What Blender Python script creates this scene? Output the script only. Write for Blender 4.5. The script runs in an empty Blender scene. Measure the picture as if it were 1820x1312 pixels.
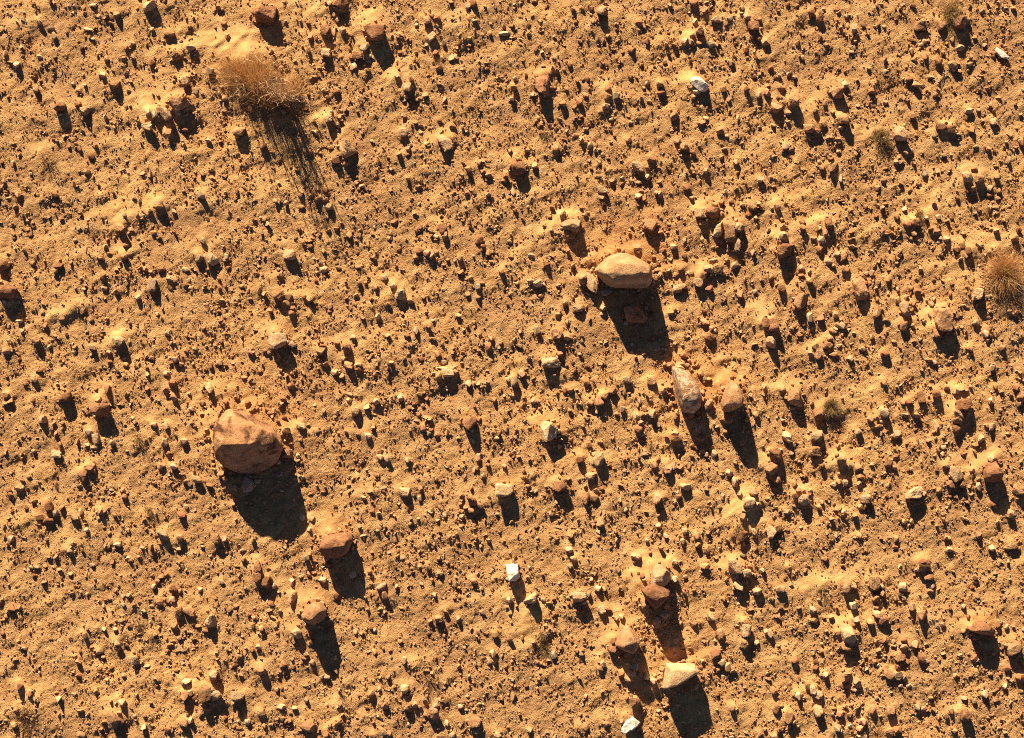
import bpy, math, random
import numpy as np
from mathutils import Vector

# ---------------------------------------------------------------- camera, sky, sun, exposure
S = 0.005                      # metres per photograph pixel on the ground
PW, PH = 1820, 1312
CAM_H = 16.0
scene = bpy.context.scene
COL = scene.collection
cam_data = bpy.data.cameras.new('camera')
cam = bpy.data.objects.new('camera', cam_data)
COL.objects.link(cam)
cam.location = (0, 0, CAM_H)
cam.rotation_euler = (0, 0, 0)
cam_data.sensor_width = 36.0
cam_data.lens = 36.0 * CAM_H / (PW * S)
cam_data.clip_start = 0.1
cam_data.clip_end = 6000
scene.camera = cam

SUN_EL = math.radians(24.3)
SUN_DX, SUN_DY = -math.sin(math.radians(18)), math.cos(math.radians(18))    # towards the sun, on the ground
world = bpy.data.worlds.new('World')
scene.world = world
world.use_nodes = True
wn = world.node_tree
bg = wn.nodes['Background']
sky = wn.nodes.new('ShaderNodeTexSky')
sky.sky_type = 'NISHITA'
sky.sun_disc = False
sky.sun_elevation = SUN_EL
sky.sun_rotation = math.atan2(SUN_DX, SUN_DY)
sky.air_density = 0.4
sky.dust_density = 0.1
sky.altitude = 3000
wn.links.new(sky.outputs[0], bg.inputs[0])
bg.inputs[1].default_value = 0.06
sun_data = bpy.data.lights.new('sun', 'SUN')
sun_data.energy = 5.0
sun_data.angle = math.radians(0.5)
sun_data.color = (1.0, 0.85, 0.62)
sun = bpy.data.objects.new('sun', sun_data)
COL.objects.link(sun)
to_sun = Vector((SUN_DX * math.cos(SUN_EL), SUN_DY * math.cos(SUN_EL), math.sin(SUN_EL)))
sun.rotation_euler = to_sun.to_track_quat('Z', 'Y').to_euler()
sun.location = (-4, 14, 6)
scene.view_settings.view_transform = 'Standard'
scene.view_settings.look = 'None'
scene.view_settings.exposure = 1.58
scene.view_settings.gamma = 1.0
scene.render.engine = 'CYCLES'
scene.cycles.use_denoising = False
scene.cycles.pixel_filter_type = 'BLACKMAN_HARRIS'
scene.cycles.filter_width = 1.05

rng = np.random.default_rng(11)
random.seed(5)

def wx(px): return (px - PW / 2) * S
def wy(py): return (PH / 2 - py) * S

# ---------------------------------------------------------------- noise
def hash3(ix, iy, iz, seed):
    h = (ix.astype(np.uint32) * np.uint32(374761393) + iy.astype(np.uint32) * np.uint32(668265263)
         + iz.astype(np.uint32) * np.uint32(2147483647) + np.uint32(seed) * np.uint32(974634777))
    h = (h ^ (h >> np.uint32(13))) * np.uint32(1274126177)
    h = h ^ (h >> np.uint32(16))
    return h.astype(np.float64) / 4294967295.0 * 2 - 1

def vnoise(P, seed=0):
    F = np.floor(P); f = P - F; I = F.astype(np.int64)
    f = f * f * (3 - 2 * f)
    out = 0
    for dx in (0, 1):
        for dy in (0, 1):
            for dz in (0, 1):
                w = (f[:, 0] if dx else 1 - f[:, 0]) * (f[:, 1] if dy else 1 - f[:, 1]) * (f[:, 2] if dz else 1 - f[:, 2])
                out = out + w * hash3(I[:, 0] + dx, I[:, 1] + dy, I[:, 2] + dz, seed)
    return out

# ---------------------------------------------------------------- materials
def nodes_of(name):
    m = bpy.data.materials.new(name)
    m.use_nodes = True
    nt = m.node_tree
    b = nt.nodes['Principled BSDF']
    b.inputs['Roughness'].default_value = 0.93
    b.inputs['Specular IOR Level'].default_value = 0.15
    return m, nt, b

def N(nt, kind, **kw):
    n = nt.nodes.new('ShaderNode' + kind)
    for k, v in kw.items():
        if k.startswith('i_'):
            n.inputs[k[2:].replace('_', ' ')].default_value = v
        else:
            setattr(n, k, v)
    return n

def ramp(nt, fac, stops):
    r = nt.nodes.new('ShaderNodeValToRGB')
    e = r.color_ramp.elements
    while len(e) < len(stops): e.new(0.5)
    for el, (p, c) in zip(e, stops):
        el.position = p
        el.color = (*c, 1) if len(c) == 3 else c
    nt.links.new(fac, r.inputs[0])
    return r

def mix(nt, fac, a, b, blend='MIX'):
    n = nt.nodes.new('ShaderNodeMix')
    n.data_type = 'RGBA'; n.blend_type = blend
    for s, v in ((n.inputs[0], fac), (n.inputs[6], a), (n.inputs[7], b)):
        if isinstance(v, bpy.types.NodeSocket): nt.links.new(v, s)
        elif isinstance(v, (int, float)): s.default_value = v
        else: s.default_value = (*v, 1)
    return n.outputs[2]

def ground_material():
    m, nt, b = nodes_of('desert_ground')
    L = nt.links.new
    tc = N(nt, 'TexCoord')
    att = N(nt, 'Attribute', attribute_name='drift')
    big = N(nt, 'TexNoise', i_Scale=0.9, i_Detail=6.0, i_Roughness=0.62)
    med = N(nt, 'TexNoise', i_Scale=9.0, i_Detail=8.0, i_Roughness=0.7)
    fine = N(nt, 'TexNoise', i_Scale=120.0, i_Detail=6.0, i_Roughness=0.8)
    grit = N(nt, 'TexVoronoi', i_Scale=130.0, i_Randomness=1.0)
    for t in (big, med, fine, grit): L(tc.outputs['Object'], t.inputs['Vector'])
    dirt = ramp(nt, med.outputs[0], [(0.30, (0.290, 0.152, 0.064)), (0.5, (0.385, 0.213, 0.092)), (0.72, (0.475, 0.278, 0.125))])
    sand = ramp(nt, med.outputs[0], [(0.30, (0.475, 0.265, 0.105)), (0.7, (0.575, 0.345, 0.145))])
    c = mix(nt, att.outputs['Fac'], dirt.outputs[0], sand.outputs[0])
    bigr = ramp(nt, big.outputs[0], [(0.36, (0.88, 0.85, 0.84)), (0.5, (1.02, 1.02, 1.0)), (0.66, (1.20, 1.15, 1.05))])
    c = mix(nt, 1.0, c, bigr.outputs[0], 'MULTIPLY')
    att2 = N(nt, 'Attribute', attribute_name='rust')
    c = mix(nt, att2.outputs['Fac'], c, (0.40, 0.185, 0.068))
    tone = N(nt, 'TexNoise', i_Scale=2.6, i_Detail=5.0, i_Roughness=0.65, i_Distortion=0.8); L(tc.outputs['Object'], tone.inputs['Vector'])
    tr = ramp(nt, tone.outputs[0], [(0.32, (0.84, 0.80, 0.80)), (0.47, (1, 1, 1)), (0.56, (1.02, 1.0, 0.97)), (0.70, (1.10, 1.10, 1.10))])
    c = mix(nt, 1.0, c, tr.outputs[0], 'MULTIPLY')
    fr = ramp(nt, fine.outputs[0], [(0.33, (0.55, 0.50, 0.47)), (0.52, (1.0, 1.0, 1.0)), (0.70, (1.32, 1.30, 1.25))])
    c = mix(nt, 0.75, c, fr.outputs[0], 'MULTIPLY')
    gr = ramp(nt, grit.outputs['Color'], [(0.0, (0.62, 0.55, 0.52)), (0.5, (1.0, 0.98, 0.95)), (1.0, (1.35, 1.3, 1.22))])
    c = mix(nt, 0.35, c, gr.outputs[0], 'MULTIPLY')
    L(c, b.inputs['Base Color'])
    bp = N(nt, 'Bump', i_Strength=0.8, i_Distance=0.008)
    bs = N(nt, 'Math', operation='MULTIPLY_ADD'); bs.inputs[1].default_value = -0.55; bs.inputs[2].default_value = 0.85
    L(att.outputs['Fac'], bs.inputs[0]); L(bs.outputs[0], bp.inputs['Strength'])
    add = N(nt, 'Math', operation='ADD')
    L(fine.outputs[0], add.inputs[0]); L(grit.outputs['Distance'], add.inputs[1])
    L(add.outputs[0], bp.inputs['Height'])
    L(bp.outputs[0], b.inputs['Normal'])
    return m

def rock_material(name, dark, mid, light, stain=None, stain_at=0.58, stain_scale=26.0):
    m, nt, b = nodes_of(name)
    L = nt.links.new
    tc = N(nt, 'TexCoord')
    oi = N(nt, 'ObjectInfo')
    off = N(nt, 'VectorMath', operation='ADD')
    sc = N(nt, 'Math', operation='MULTIPLY'); sc.inputs[1].default_value = 37.0
    L(oi.outputs['Random'], sc.inputs[0])
    L(tc.outputs['Object'], off.inputs[0]); L(sc.outputs[0], off.inputs[1])
    n1 = N(nt, 'TexNoise', i_Scale=11.0, i_Detail=8.0, i_Roughness=0.68)
    n2 = N(nt, 'TexNoise', i_Scale=90.0, i_Detail=5.0, i_Roughness=0.75)
    n3 = N(nt, 'TexNoise', i_Scale=stain_scale, i_Detail=6.0, i_Roughness=0.7, i_Distortion=0.6)
    for t in (n1, n2, n3): L(off.outputs[0], t.inputs['Vector'])
    c = ramp(nt, n1.outputs[0], [(0.30, dark), (0.5, mid), (0.70, light)]).outputs[0]
    fr = ramp(nt, n2.outputs[0], [(0.30, (0.62, 0.58, 0.55)), (0.5, (1, 1, 1)), (0.7, (1.22, 1.2, 1.16))]).outputs[0]
    c = mix(nt, 0.8, c, fr, 'MULTIPLY')
    if stain:
        s = ramp(nt, n3.outputs[0], [(stain_at - 0.05, (0, 0, 0)), (stain_at + 0.07, (1, 1, 1))]).outputs[0]
        c = mix(nt, s, c, stain)
    vr = N(nt, 'Math', operation='MULTIPLY_ADD'); vr.inputs[1].default_value = 0.42; vr.inputs[2].default_value = 0.84
    L(oi.outputs['Random'], vr.inputs[0])
    cmb = N(nt, 'CombineColor')
    for i in range(3): L(vr.outputs[0], cmb.inputs[i])
    c = mix(nt, 1.0, c, cmb.outputs[0], 'MULTIPLY')
    L(c, b.inputs['Base Color'])
    bp = N(nt, 'Bump', i_Strength=1.0, i_Distance=0.014)
    add = N(nt, 'Math', operation='ADD')
    L(n3.outputs[0], add.inputs[0]); L(n2.outputs[0], add.inputs[1])
    L(add.outputs[0], bp.inputs['Height']); L(bp.outputs[0], b.inputs['Normal'])
    return m

ROCK = {
 'p': rock_material('cream_sandstone', (0.37, 0.215, 0.105), (0.50, 0.31, 0.155), (0.62, 0.42, 0.235), (0.36, 0.19, 0.09), 0.60),
 't': rock_material('tan_sandstone', (0.34, 0.190, 0.090), (0.46, 0.275, 0.140), (0.57, 0.37, 0.21), (0.28, 0.13, 0.06), 0.62),
 'o': rock_material('orange_sandstone', (0.25, 0.115, 0.050), (0.35, 0.18, 0.082), (0.45, 0.26, 0.13), (0.20, 0.08, 0.035), 0.60),
 'r': rock_material('rust_sandstone', (0.17, 0.070, 0.032), (0.26, 0.118, 0.054), (0.36, 0.18, 0.088), (0.12, 0.042, 0.020), 0.60),
 'd': rock_material('dark_varnished_stone', (0.07, 0.035, 0.022), (0.13, 0.07, 0.042), (0.22, 0.12, 0.07)),
 'g': rock_material('grey_stone', (0.25, 0.155, 0.090), (0.35, 0.230, 0.140), (0.46, 0.32, 0.205)),
 'w': rock_material('white_quartz', (0.50, 0.37, 0.25), (0.68, 0.58, 0.46), (0.78, 0.71, 0.60), (0.38, 0.22, 0.12), 0.60),
 'a': rock_material('red_sandstone', (0.27, 0.120, 0.050), (0.39, 0.190, 0.082), (0.50, 0.27, 0.125), (0.080, 0.032, 0.017), 0.53, 6.0),
 'b': rock_material('buff_sandstone', (0.36, 0.190, 0.085), (0.50, 0.28, 0.130), (0.62, 0.38, 0.195), (0.26, 0.12, 0.055), 0.64, 14.0),
 's': rock_material('stained_pale_slab', (0.36, 0.24, 0.145), (0.48, 0.34, 0.215), (0.60, 0.46, 0.31), (0.25, 0.12, 0.052), 0.47),
}

def gravel_material():
    m, nt, b = nodes_of('gravel_mix')
    L = nt.links.new
    a = N(nt, 'Attribute', attribute_name='tint')
    tc = N(nt, 'TexCoord')
    n = N(nt, 'TexNoise', i_Scale=140.0, i_Detail=5.0, i_Roughness=0.75)
    L(tc.outputs['Object'], n.inputs['Vector'])
    fr = ramp(nt, n.outputs[0], [(0.3, (0.62, 0.58, 0.55)), (0.5, (1, 1, 1)), (0.7, (1.25, 1.22, 1.18))]).outputs[0]
    c = mix(nt, 0.9, a.outputs['Color'], fr, 'MULTIPLY')
    L(c, b.inputs['Base Color'])
    bp = N(nt, 'Bump', i_Strength=0.6, i_Distance=0.005)
    L(n.outputs[0], bp.inputs['Height']); L(bp.outputs[0], b.inputs['Normal'])
    return m

def plant_material(name, c0, c1, trans=0.0):
    m, nt, b = nodes_of(name)
    L = nt.links.new
    g = N(nt, 'NewGeometry')
    c = ramp(nt, g.outputs['Random Per Island'], [(0.0, c0), (1.0, c1)]).outputs[0]
    L(c, b.inputs['Base Color'])
    b.inputs['Roughness'].default_value = 0.7
    if trans:
        t = N(nt, 'BsdfTranslucent'); L(c, t.inputs['Color'])
        mx = N(nt, 'MixShader'); mx.inputs[0].default_value = trans
        out = nt.nodes['Material Output']
        L(b.outputs[0], mx.inputs[1]); L(t.outputs[0], mx.inputs[2]); L(mx.outputs[0], out.inputs[0])
    return m

M_GROUND = ground_material()
M_GRAVEL = gravel_material()
M_STRAW = plant_material('dry_straw', (0.33, 0.145, 0.045), (0.66, 0.39, 0.155), 0.30)
M_STEM = plant_material('pale_dead_stem', (0.34, 0.20, 0.10), (0.55, 0.38, 0.22))
M_TWIG = plant_material('dark_twig', (0.07, 0.035, 0.018), (0.16, 0.085, 0.04))
M_OLIVE = plant_material('dry_olive_twig', (0.20, 0.12, 0.045), (0.34, 0.22, 0.09), 0.2)

def new_mesh(name, co, faces_flat, nper, mats, smooth=True):
    me = bpy.data.meshes.new(name)
    nf = len(faces_flat) // nper
    me.vertices.add(len(co)); me.vertices.foreach_set('co', np.ascontiguousarray(co, dtype=np.float32).ravel())
    me.loops.add(len(faces_flat)); me.loops.foreach_set('vertex_index', np.ascontiguousarray(faces_flat, dtype=np.int32))
    me.polygons.add(nf)
    me.polygons.foreach_set('loop_start', np.arange(0, nf * nper, nper, dtype=np.int32))
    me.polygons.foreach_set('use_smooth', np.full(nf, smooth))
    me.update(calc_edges=True)
    for m in mats: me.materials.append(m)
    return me

# ---------------------------------------------------------------- stones read off the photograph: x, y, width, height (pixels), colour, tilt
DATA = """
265,12,23.8,18.8,p 166,10,12.5,7.5,t 190,27,10,6.2,o 208,26,12.5,9.5,o 197,41,8.8,7.5,r 176,29,10,7.5,t 156,52,15,6.2,t 300,60,20,11.2,o
342,86,15.5,11.2,p 313,99,16.2,15,o 226,86,10,10,r 235,79,10,8.8,t 222,105,9.5,8.8,o 270,112,12,11.2,r 375,128,15,11.2,t 398,42,11.2,7.5,o
329,145,15.5,13.8,t 184,134,9.5,10,t 202,150,20,15,r 229,161,7.5,6.2,p 65,160,12.5,11.2,o 106,190,20,18.8,r 109,204,7.5,6.2,t 150,197,15.5,15,t
140,185,12.5,9.5,r 141,161,9.5,10,o 30,116,12.5,12.5,p 71,101,10,8,p 91,50,16.2,8.8,t 98,64,9.5,15,t 72,40,11.2,9.5,o 61,8,10,7.5,r
320,186,36.2,23.8,o 318,202,11.2,10.5,t 332,203,7.5,6.2,p 292,200,17.5,30,t,-40 265,200,10.5,11.2,t 277,205,11.2,12.5,g 262,225,20,16.2,p
329,228,12.5,12.5,r 301,238,11.2,15,o 349,162,8,13.8,t 336,159,6.2,10,r 400,175,10,10,t 390,166,7,7,p 428,172,16.2,17.5,t 446,195,15,11.2,r
425,234,22.5,16.2,o 371,250,11.2,10,t 328,258,7.5,8.8,t 162,278,13.8,10,r 156,306,12.5,8.8,o 188,208,8.8,8.8,t 191,225,9.5,7.5,t 145,86,8,9.5,d
405,65,8.8,11.2,o 470,26,40,31.2,r 605,4,25,21.2,r 599,16,7.5,5.5,t 548,41,7.5,7,r 578,54,16.2,20,r 600,36,8,10,t 610,56,11.2,12.5,t 552,66,9.5,11.2,t
562,69,7,6.2,o 579,94,17,15,p 666,58,35,32.5,r 648,84,15.5,14.5,g 636,99,20,12.5,r 656,101,12.5,8.8,t 656,110,8.8,7.5,t 625,104,8.8,8.8,r
630,118,10.5,11.2,t 759,36,13.8,15,o 777,35,12.5,11.2,r 768,28,8.8,7.5,o 740,38,6.2,7.5,p 740,44,7,7,t 766,66,12.5,21.2,t,40 758,81,7,7.5,t
712,94,10.5,8,r 802,102,10,12.5,t 810,101,7.5,10,p 786,103,7,7.5,t 774,94,10,10,r 706,135,10.5,9.5,p 731,142,10,9.5,o 724,155,15,16.2,t
756,168,11.2,9.5,t 722,172,7.5,7,o 719,178,8,7.5,t 729,181,7.5,6.2,r 576,161,8.8,8,t 599,164,12.5,10,r 548,168,7,7.5,r 584,210,15,16.2,t
589,199,7.5,6.2,p 615,264,23.8,30,t,-40 598,285,15.5,12.5,r 615,291,10.5,10,o 716,235,15,16.2,t 748,236,8,8.8,p 805,226,12.5,8.8,r
791,252,23.8,32.5,t,-40 759,256,10,7,t 726,265,8.8,10,t 730,258,7.5,5.5,o 832,301,11.2,11.2,o 852,291,10,10,o 868,311,11.2,10,o 898,312,11.2,11.2,r
696,301,8.8,6.2,p 831,14,8.8,8.8,g 842,8,11.2,12.5,r 896,60,18.8,8.8,p 549,271,12.5,10,r 468,260,13.8,15,r 780,122,12.5,10,r 1070,17,20,18.8,t
1051,16,7.5,8.8,o 1080,65,10,7.5,o 1122,90,13.8,10,r 1136,42,11.2,10,r 1191,10,8.8,6.2,t 1232,6,15,15,r 1235,39,10.5,11.2,p 1244,54,15,15,o
1230,64,10.5,10,o 1216,75,13.8,13.8,t 1228,76,10,10.5,t 1242,77,11.2,8,o 1246,66,10.5,8.2,r 1262,80,15,12.5,p 1273,80,7.5,10,o 1274,34,21.2,11.2,t
1294,34,13.8,8.8,t 1318,15,10,8.8,t 1327,30,13.8,12.5,t 1339,45,18.8,16.2,r 1350,35,8,8.8,o 1336,66,8.8,7.5,o 1348,69,8.8,10,r 1359,75,15,12.5,o
1325,89,8.8,10,r 1300,114,10,10,o 964,150,26.2,33.8,r 916,140,11.2,8.8,t 914,156,11.2,10,o 1026,142,8.8,10.5,o 1044,141,10.5,10.5,o 1012,116,9.5,8,r
1040,169,10.5,8.8,o 1030,181,11.2,12.5,r 1021,192,10,7.5,o 1000,185,13.8,11.2,o 1079,172,15.5,12.5,o 1095,171,13.8,11.2,t 1076,190,12,11.2,t
1068,199,10.5,6.2,t 1081,159,11.2,12.5,r 946,168,8.8,7.5,t 1006,158,7.5,7.5,o 1172,150,12.5,11.2,o 1174,161,13.8,12.5,r 1244,149,32.5,26.2,w
1239,164,16.2,9.5,w 1233,174,8.8,8.8,t 1285,159,11.2,10,r 1340,136,7.5,10.5,r 1326,160,11.2,11.2,r 1347,170,10,12.5,t 1362,165,12.5,15,o
1198,206,15,16.2,o 1190,196,8.8,8,o 1246,219,15.5,10,o 1254,210,10,7.5,t 1279,232,12.5,15,o 1216,260,15,15,o 1202,252,11.2,8,t 1231,272,11.2,10,r
1158,284,16.2,12.5,o 1134,296,21.2,18.8,t 1150,299,8.8,7.5,o 1150,315,11.2,10,p 1136,324,12.5,7.5,p 1122,322,10,7,t 1171,299,8.8,7.5,o
1117,250,11.2,11.2,o 1034,251,9.5,11.2,o 1049,259,10,12.5,t 988,265,12.5,10,o 950,294,10.5,11.2,t 922,298,26.2,25,r 1254,304,9.5,10.5,t
1282,280,8.8,10,o 1308,289,11.2,10,t 1351,320,12.5,10,t 1120,136,10,8,r 1399,8,8.8,12.5,r 1382,15,9.5,7.5,o 1417,10,7,7,o 1441,21,13.8,10,r
1457,34,13,17.5,r 1516,52,10,15.5,p,-30 1504,29,8.8,7.5,t 1469,80,8.8,11.2,o 1636,45,21.2,17.5,o 1642,74,7.5,10,t 1675,46,18,16.2,o 1705,38,22.5,25,r
1706,85,14.5,12.5,t 1691,71,7,10,o 1622,11,12.5,7.5,r 1746,20,9.5,8.8,t 1788,16,8.8,7.5,t 1800,14,8.8,7.5,o 1644,101,10,12.5,o 1620,91,8.8,12.5,o
1666,110,12,10,r 1694,116,17,13.8,t 1781,96,12,30,w,-42 1765,94,10,7,r 1765,101,8.8,7.5,o 1615,140,13.8,10,r 1626,150,13.8,12.5,o 1501,150,13.8,12.5,p
1488,164,21.2,21.2,o 1474,164,8.8,7.5,o 1388,158,15,9.5,o 1411,179,18.8,22.5,o 1381,191,22.5,18.8,o 1401,201,12.5,8,p 1449,200,10,10,d
1465,186,7,15.5,o,-25 1498,211,20,18.8,o 1494,227,8.8,8.8,t 1438,228,20,16.2,o 1461,221,15,11.2,o 1452,235,12.5,10,r 1490,248,12.5,9.5,o
1490,270,10,7,t 1396,261,15,11.2,t 1548,162,11.2,11.2,r 1574,182,10,8.8,p 1722,198,15,10.5,p 1738,196,8,6.2,p 1622,206,12,10.5,o 1601,236,22.5,27.5,t
1609,270,11.2,11.2,o 1619,269,7.5,10,t 1674,225,21.2,12.5,r 1690,230,16.2,13.8,r 1661,240,11.2,10,t 1725,230,13,12.5,o 1734,261,11.2,6.2,t
1766,216,14.5,13.8,t 1756,265,8.8,8.8,o 1814,252,11.2,15,o 1482,298,16.2,16.2,o 1460,298,11.2,10,o 1476,282,11.2,7,r 1719,314,20,20,t
1741,318,16.2,15,o 1730,302,12.5,8.8,r 1644,309,11.2,10.5,w 1592,288,8.8,10,o 1569,322,8.8,8.8,o 1770,316,11.2,12.5,o 100,347,15,10,r
34,347,11.2,11.2,o 360,348,13,13.8,t 282,363,18.8,15.5,o 269,376,10,8.8,r 310,377,8.8,10,t 215,404,15,15,o 274,414,15,8.8,o 49,408,8,7,o
141,406,8.8,5.5,t 222,382,7,7.5,p 362,428,11.2,11.2,w 354,459,15,13.8,t 376,460,18.8,23.8,p,-30 403,456,9.5,10,t 44,444,7.5,7.5,w 28,442,4,4,w
181,459,12.5,10,r 222,455,13,11.2,r 5,472,18.8,19.5,r 12,520,36.2,28.8,r 105,472,18,10,r 59,468,10,8.8,o 184,492,12,14.5,o 185,513,12,8,t
207,518,11.2,9.5,o 216,549,7,6.2,o 287,479,16.2,9.5,r 259,478,8.8,10,o 271,507,13.8,23.8,g 302,496,12.5,9.5,t 246,528,9.5,10,t 330,479,15.5,8.8,t
330,507,11.2,6.2,r 391,512,8,8.8,r 390,496,7,6.2,o 64,605,14.5,13.8,o 40,589,8.8,9.5,t 81,578,10,8.8,r 13,623,15.5,12,o 209,606,22,18.8,p
166,620,11.2,10,d 194,626,10,7.5,t 88,615,7,7,p 298,592,9.5,10.5,p 305,610,7,7.5,t 362,584,10.5,6.2,o 390,644,11.2,11.2,t 312,639,9.5,9.5,t
270,637,10.5,8.8,o 196,644,10,8.8,r 224,648,11.2,10,o 322,648,8.8,8.8,o 32,536,8.8,7.5,g 446,627,12.5,8.8,r 392,569,7.5,5,r 35,639,7.5,7,r
578,339,10.5,10.5,r 534,347,9.5,9.5,r 566,355,16.2,12.5,r 579,356,11.2,10,o 586,368,15.5,12.5,o 536,368,12.5,7,o 514,452,22,19.5,t 552,438,10,8.8,r
576,447,8,7.5,o 498,490,11.2,11.2,o 570,468,8.8,8.8,g 576,479,15.5,11.2,t 601,476,10.5,8,o 598,467,7.5,6.2,t 495,524,20.5,18,r 514,528,12.5,15,o
508,540,16.2,12.5,o 519,548,12,8,o 520,557,12.5,10,r 541,528,7.5,7.5,r 551,532,12,10.5,o 562,499,7.5,7.5,r 586,554,8,7.5,r 494,606,33.8,27,t
520,612,14.5,10.5,t 514,634,7.5,8.8,o 478,628,7.5,8.8,o 570,624,18.8,13.8,o 575,615,12.5,6.2,r 616,620,17.5,18.8,r 599,610,9.5,8.8,o 628,598,9.5,9.5,p
571,638,11.2,7.5,r 580,647,13.8,10,o 611,638,12.5,10,o 619,649,16.2,15,o 638,649,13.8,10,t 620,418,11.2,12,o 684,493,10,10.5,w 699,508,12,9.5,t
710,523,18,18.8,p 730,535,11.5,11.2,o 668,510,9,10,o 690,540,7,7.5,o 638,503,9.5,9.5,o 650,503,7.5,7.5,o 672,563,10,11.2,t 739,588,9.5,15,p
786,406,15,18,r 775,421,12,8,t 790,419,10.5,12.5,p 745,445,16.2,11.2,o 740,457,11.5,10,o 759,450,15,11.2,o 766,453,11.2,15,t 776,448,8,7.5,o
700,395,12.5,8.8,o 691,424,8.8,7,o 748,404,7.5,8.8,o 740,410,8.8,10,o 852,427,15.5,13.8,r 858,437,9.5,7.5,r 869,449,12.5,11.2,o 906,430,9.5,8.8,t
818,460,12,11.2,o 818,484,13,10.5,o 837,494,9.5,8,o 891,483,10.5,11.2,r 850,509,12,10.5,t 850,529,9,9.5,o 815,560,12,7,t 780,514,6.5,6,r
752,528,7.5,7.5,o 762,578,10,10.5,o 769,570,7.5,6.2,t 868,617,13,12,r 874,602,9,7.5,o 769,603,13.8,7.5,o 778,629,12,11.2,o 748,637,12.5,8,r
788,644,13.8,8.8,t 786,654,21.2,5,p 805,654,12.5,7.5,t 830,344,8.8,10,r 744,333,12,8.8,o 885,384,7,6.5,p 868,346,9.5,7.5,t 796,462,8,7.5,o
724,597,11.2,8.8,o 1070,337,18.8,13.8,p 1069,349,12.5,11.2,o 1134,349,12.5,10.5,t 1145,350,7,13.8,r 1166,343,8,8.8,o 1220,333,15.5,10,r
1000,382,11.2,16.2,o 1015,400,32.5,23.8,t 1012,417,18.8,15.5,o 981,369,8.8,8.8,r 977,385,8.8,7,o 1040,382,8.8,7,t 1156,400,26.2,23,o
1131,440,13.8,10.5,p 1179,444,8.5,8.5,o 1196,439,13.8,9.5,p 1216,429,8.5,9.5,t 1216,454,10.5,9.5,o 1205,385,8,8,t 1246,378,22.5,18.8,w
1266,378,27.5,22.5,r 1250,393,15.5,15,o 1276,408,17,27.5,w 1298,409,23,43.8,o,-5 1312,403,18.8,17.5,t 1311,434,13.8,25,t 1282,430,13,11.2,o
1338,368,16.2,13,o 1330,382,13,8,r 1271,364,8.8,8,o 1282,360,10.5,9.5,r 1299,357,10,8.8,o 1306,472,14.5,12.5,t 1292,463,10,8.8,o 1266,464,12.5,8,t
944,454,11.2,8.8,t 972,472,12.5,11.2,r 944,500,15,8,p 956,503,17,16.2,p 962,526,10,8.8,o 992,508,10.5,7.5,t 916,496,6.2,8.8,r 1046,465,11.2,13.8,o
1035,496,13.8,17.5,o 1052,503,19.5,37.5,t,-5 1078,519,18.8,13.8,g 1081,454,10,11.2,r 1071,548,11.2,10,t 1128,557,37.5,32.5,r 1004,539,9.5,10,o
1028,548,20.5,13,t 992,560,10.5,10,o 955,588,12.5,15.5,p 990,593,21.2,18,o 1008,600,12.5,11.2,o 1026,612,7.5,8.8,g 1172,487,9.5,11.2,t
1260,478,19.5,15,t 1278,479,15,16.2,o 1249,492,13,18,r 1241,502,16.2,15,t 1260,514,15,12,r 1205,513,18.8,15.5,t 1215,509,12.5,10.5,o
1210,479,10.5,10,r 1314,522,12,13.8,o 1252,572,15.5,11.2,o 1251,554,9.5,8,r 1264,584,9.5,10,o 1272,588,7.5,8,t 1262,600,20,15.5,r 1168,619,10,12.5,g
1213,613,6.2,6.2,p 1360,573,15,17.5,r 978,644,35.5,20.5,p 995,629,10,10,r 1215,632,12,10.5,r 1192,649,15,11.2,o 1208,653,17.5,10,p 1181,647,7.5,8.8,o
1192,554,12.5,10,o 1341,519,10,8.8,t 1346,367,7.5,7.5,o 924,590,6.2,6.2,t 940,635,7,7.5,o 1380,369,12,13.8,o 1426,404,13,10.5,o 1425,395,11.2,8.8,r
1390,403,10.5,11.2,o 1392,419,15.5,14.5,t 1396,444,31.2,28.8,r 1424,476,13,12,p 1472,398,12.5,20,r 1467,413,9.5,10.5,o 1459,427,12,13.8,t
1445,424,11.2,7.5,t 1456,443,11.2,12.5,r 1488,452,11.2,8.8,w 1499,457,12,17.5,r 1472,466,13.8,9.5,t 1481,472,8,7.5,o 1502,479,16.2,10.5,r
1437,499,12.5,12,o 1389,512,13.8,15,r 1370,494,9.5,12.5,o 1512,410,8,10,r 1569,410,8,9.5,o 1611,398,14.5,13,r 1628,395,15.5,13.8,r 1624,416,12,8.8,o
1620,424,9.5,7.5,o 1607,370,8.8,9.5,t 1593,386,10,9.5,o 1645,388,8,8.8,t 1557,384,10,7.5,r 1617,339,9.5,8.8,o 1559,334,10.5,10,o 1659,363,8.8,12.5,o
1666,386,10,8,t 1664,414,15,11.2,o 1681,425,13,11.2,p 1699,443,15,10.5,r 1709,434,12,15,o 1721,447,13.8,15.5,r 1758,336,12.5,12.5,t
1760,347,12.5,8.8,r 1728,336,10.5,11.2,o 1718,339,8.8,11.2,r 1775,340,10,11.2,o 1769,410,10,9.5,o 1760,408,7.5,8.8,o 1810,410,10.5,10,r
1802,424,13.8,12.5,o 1819,343,7.5,8.8,o 1539,486,8.8,7.5,t 1529,514,22.5,42.5,o,-15 1424,536,23.8,30,o,25 1413,550,12.5,10,r 1438,564,11.2,16.2,w,35
1458,564,12.5,11.2,o 1558,554,13.8,25,o,15 1594,533,12.5,13,o 1609,549,16.2,27.5,t,-25 1607,580,14.5,17,r 1598,577,8,7.5,o 1621,579,7.5,8.8,o
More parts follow.
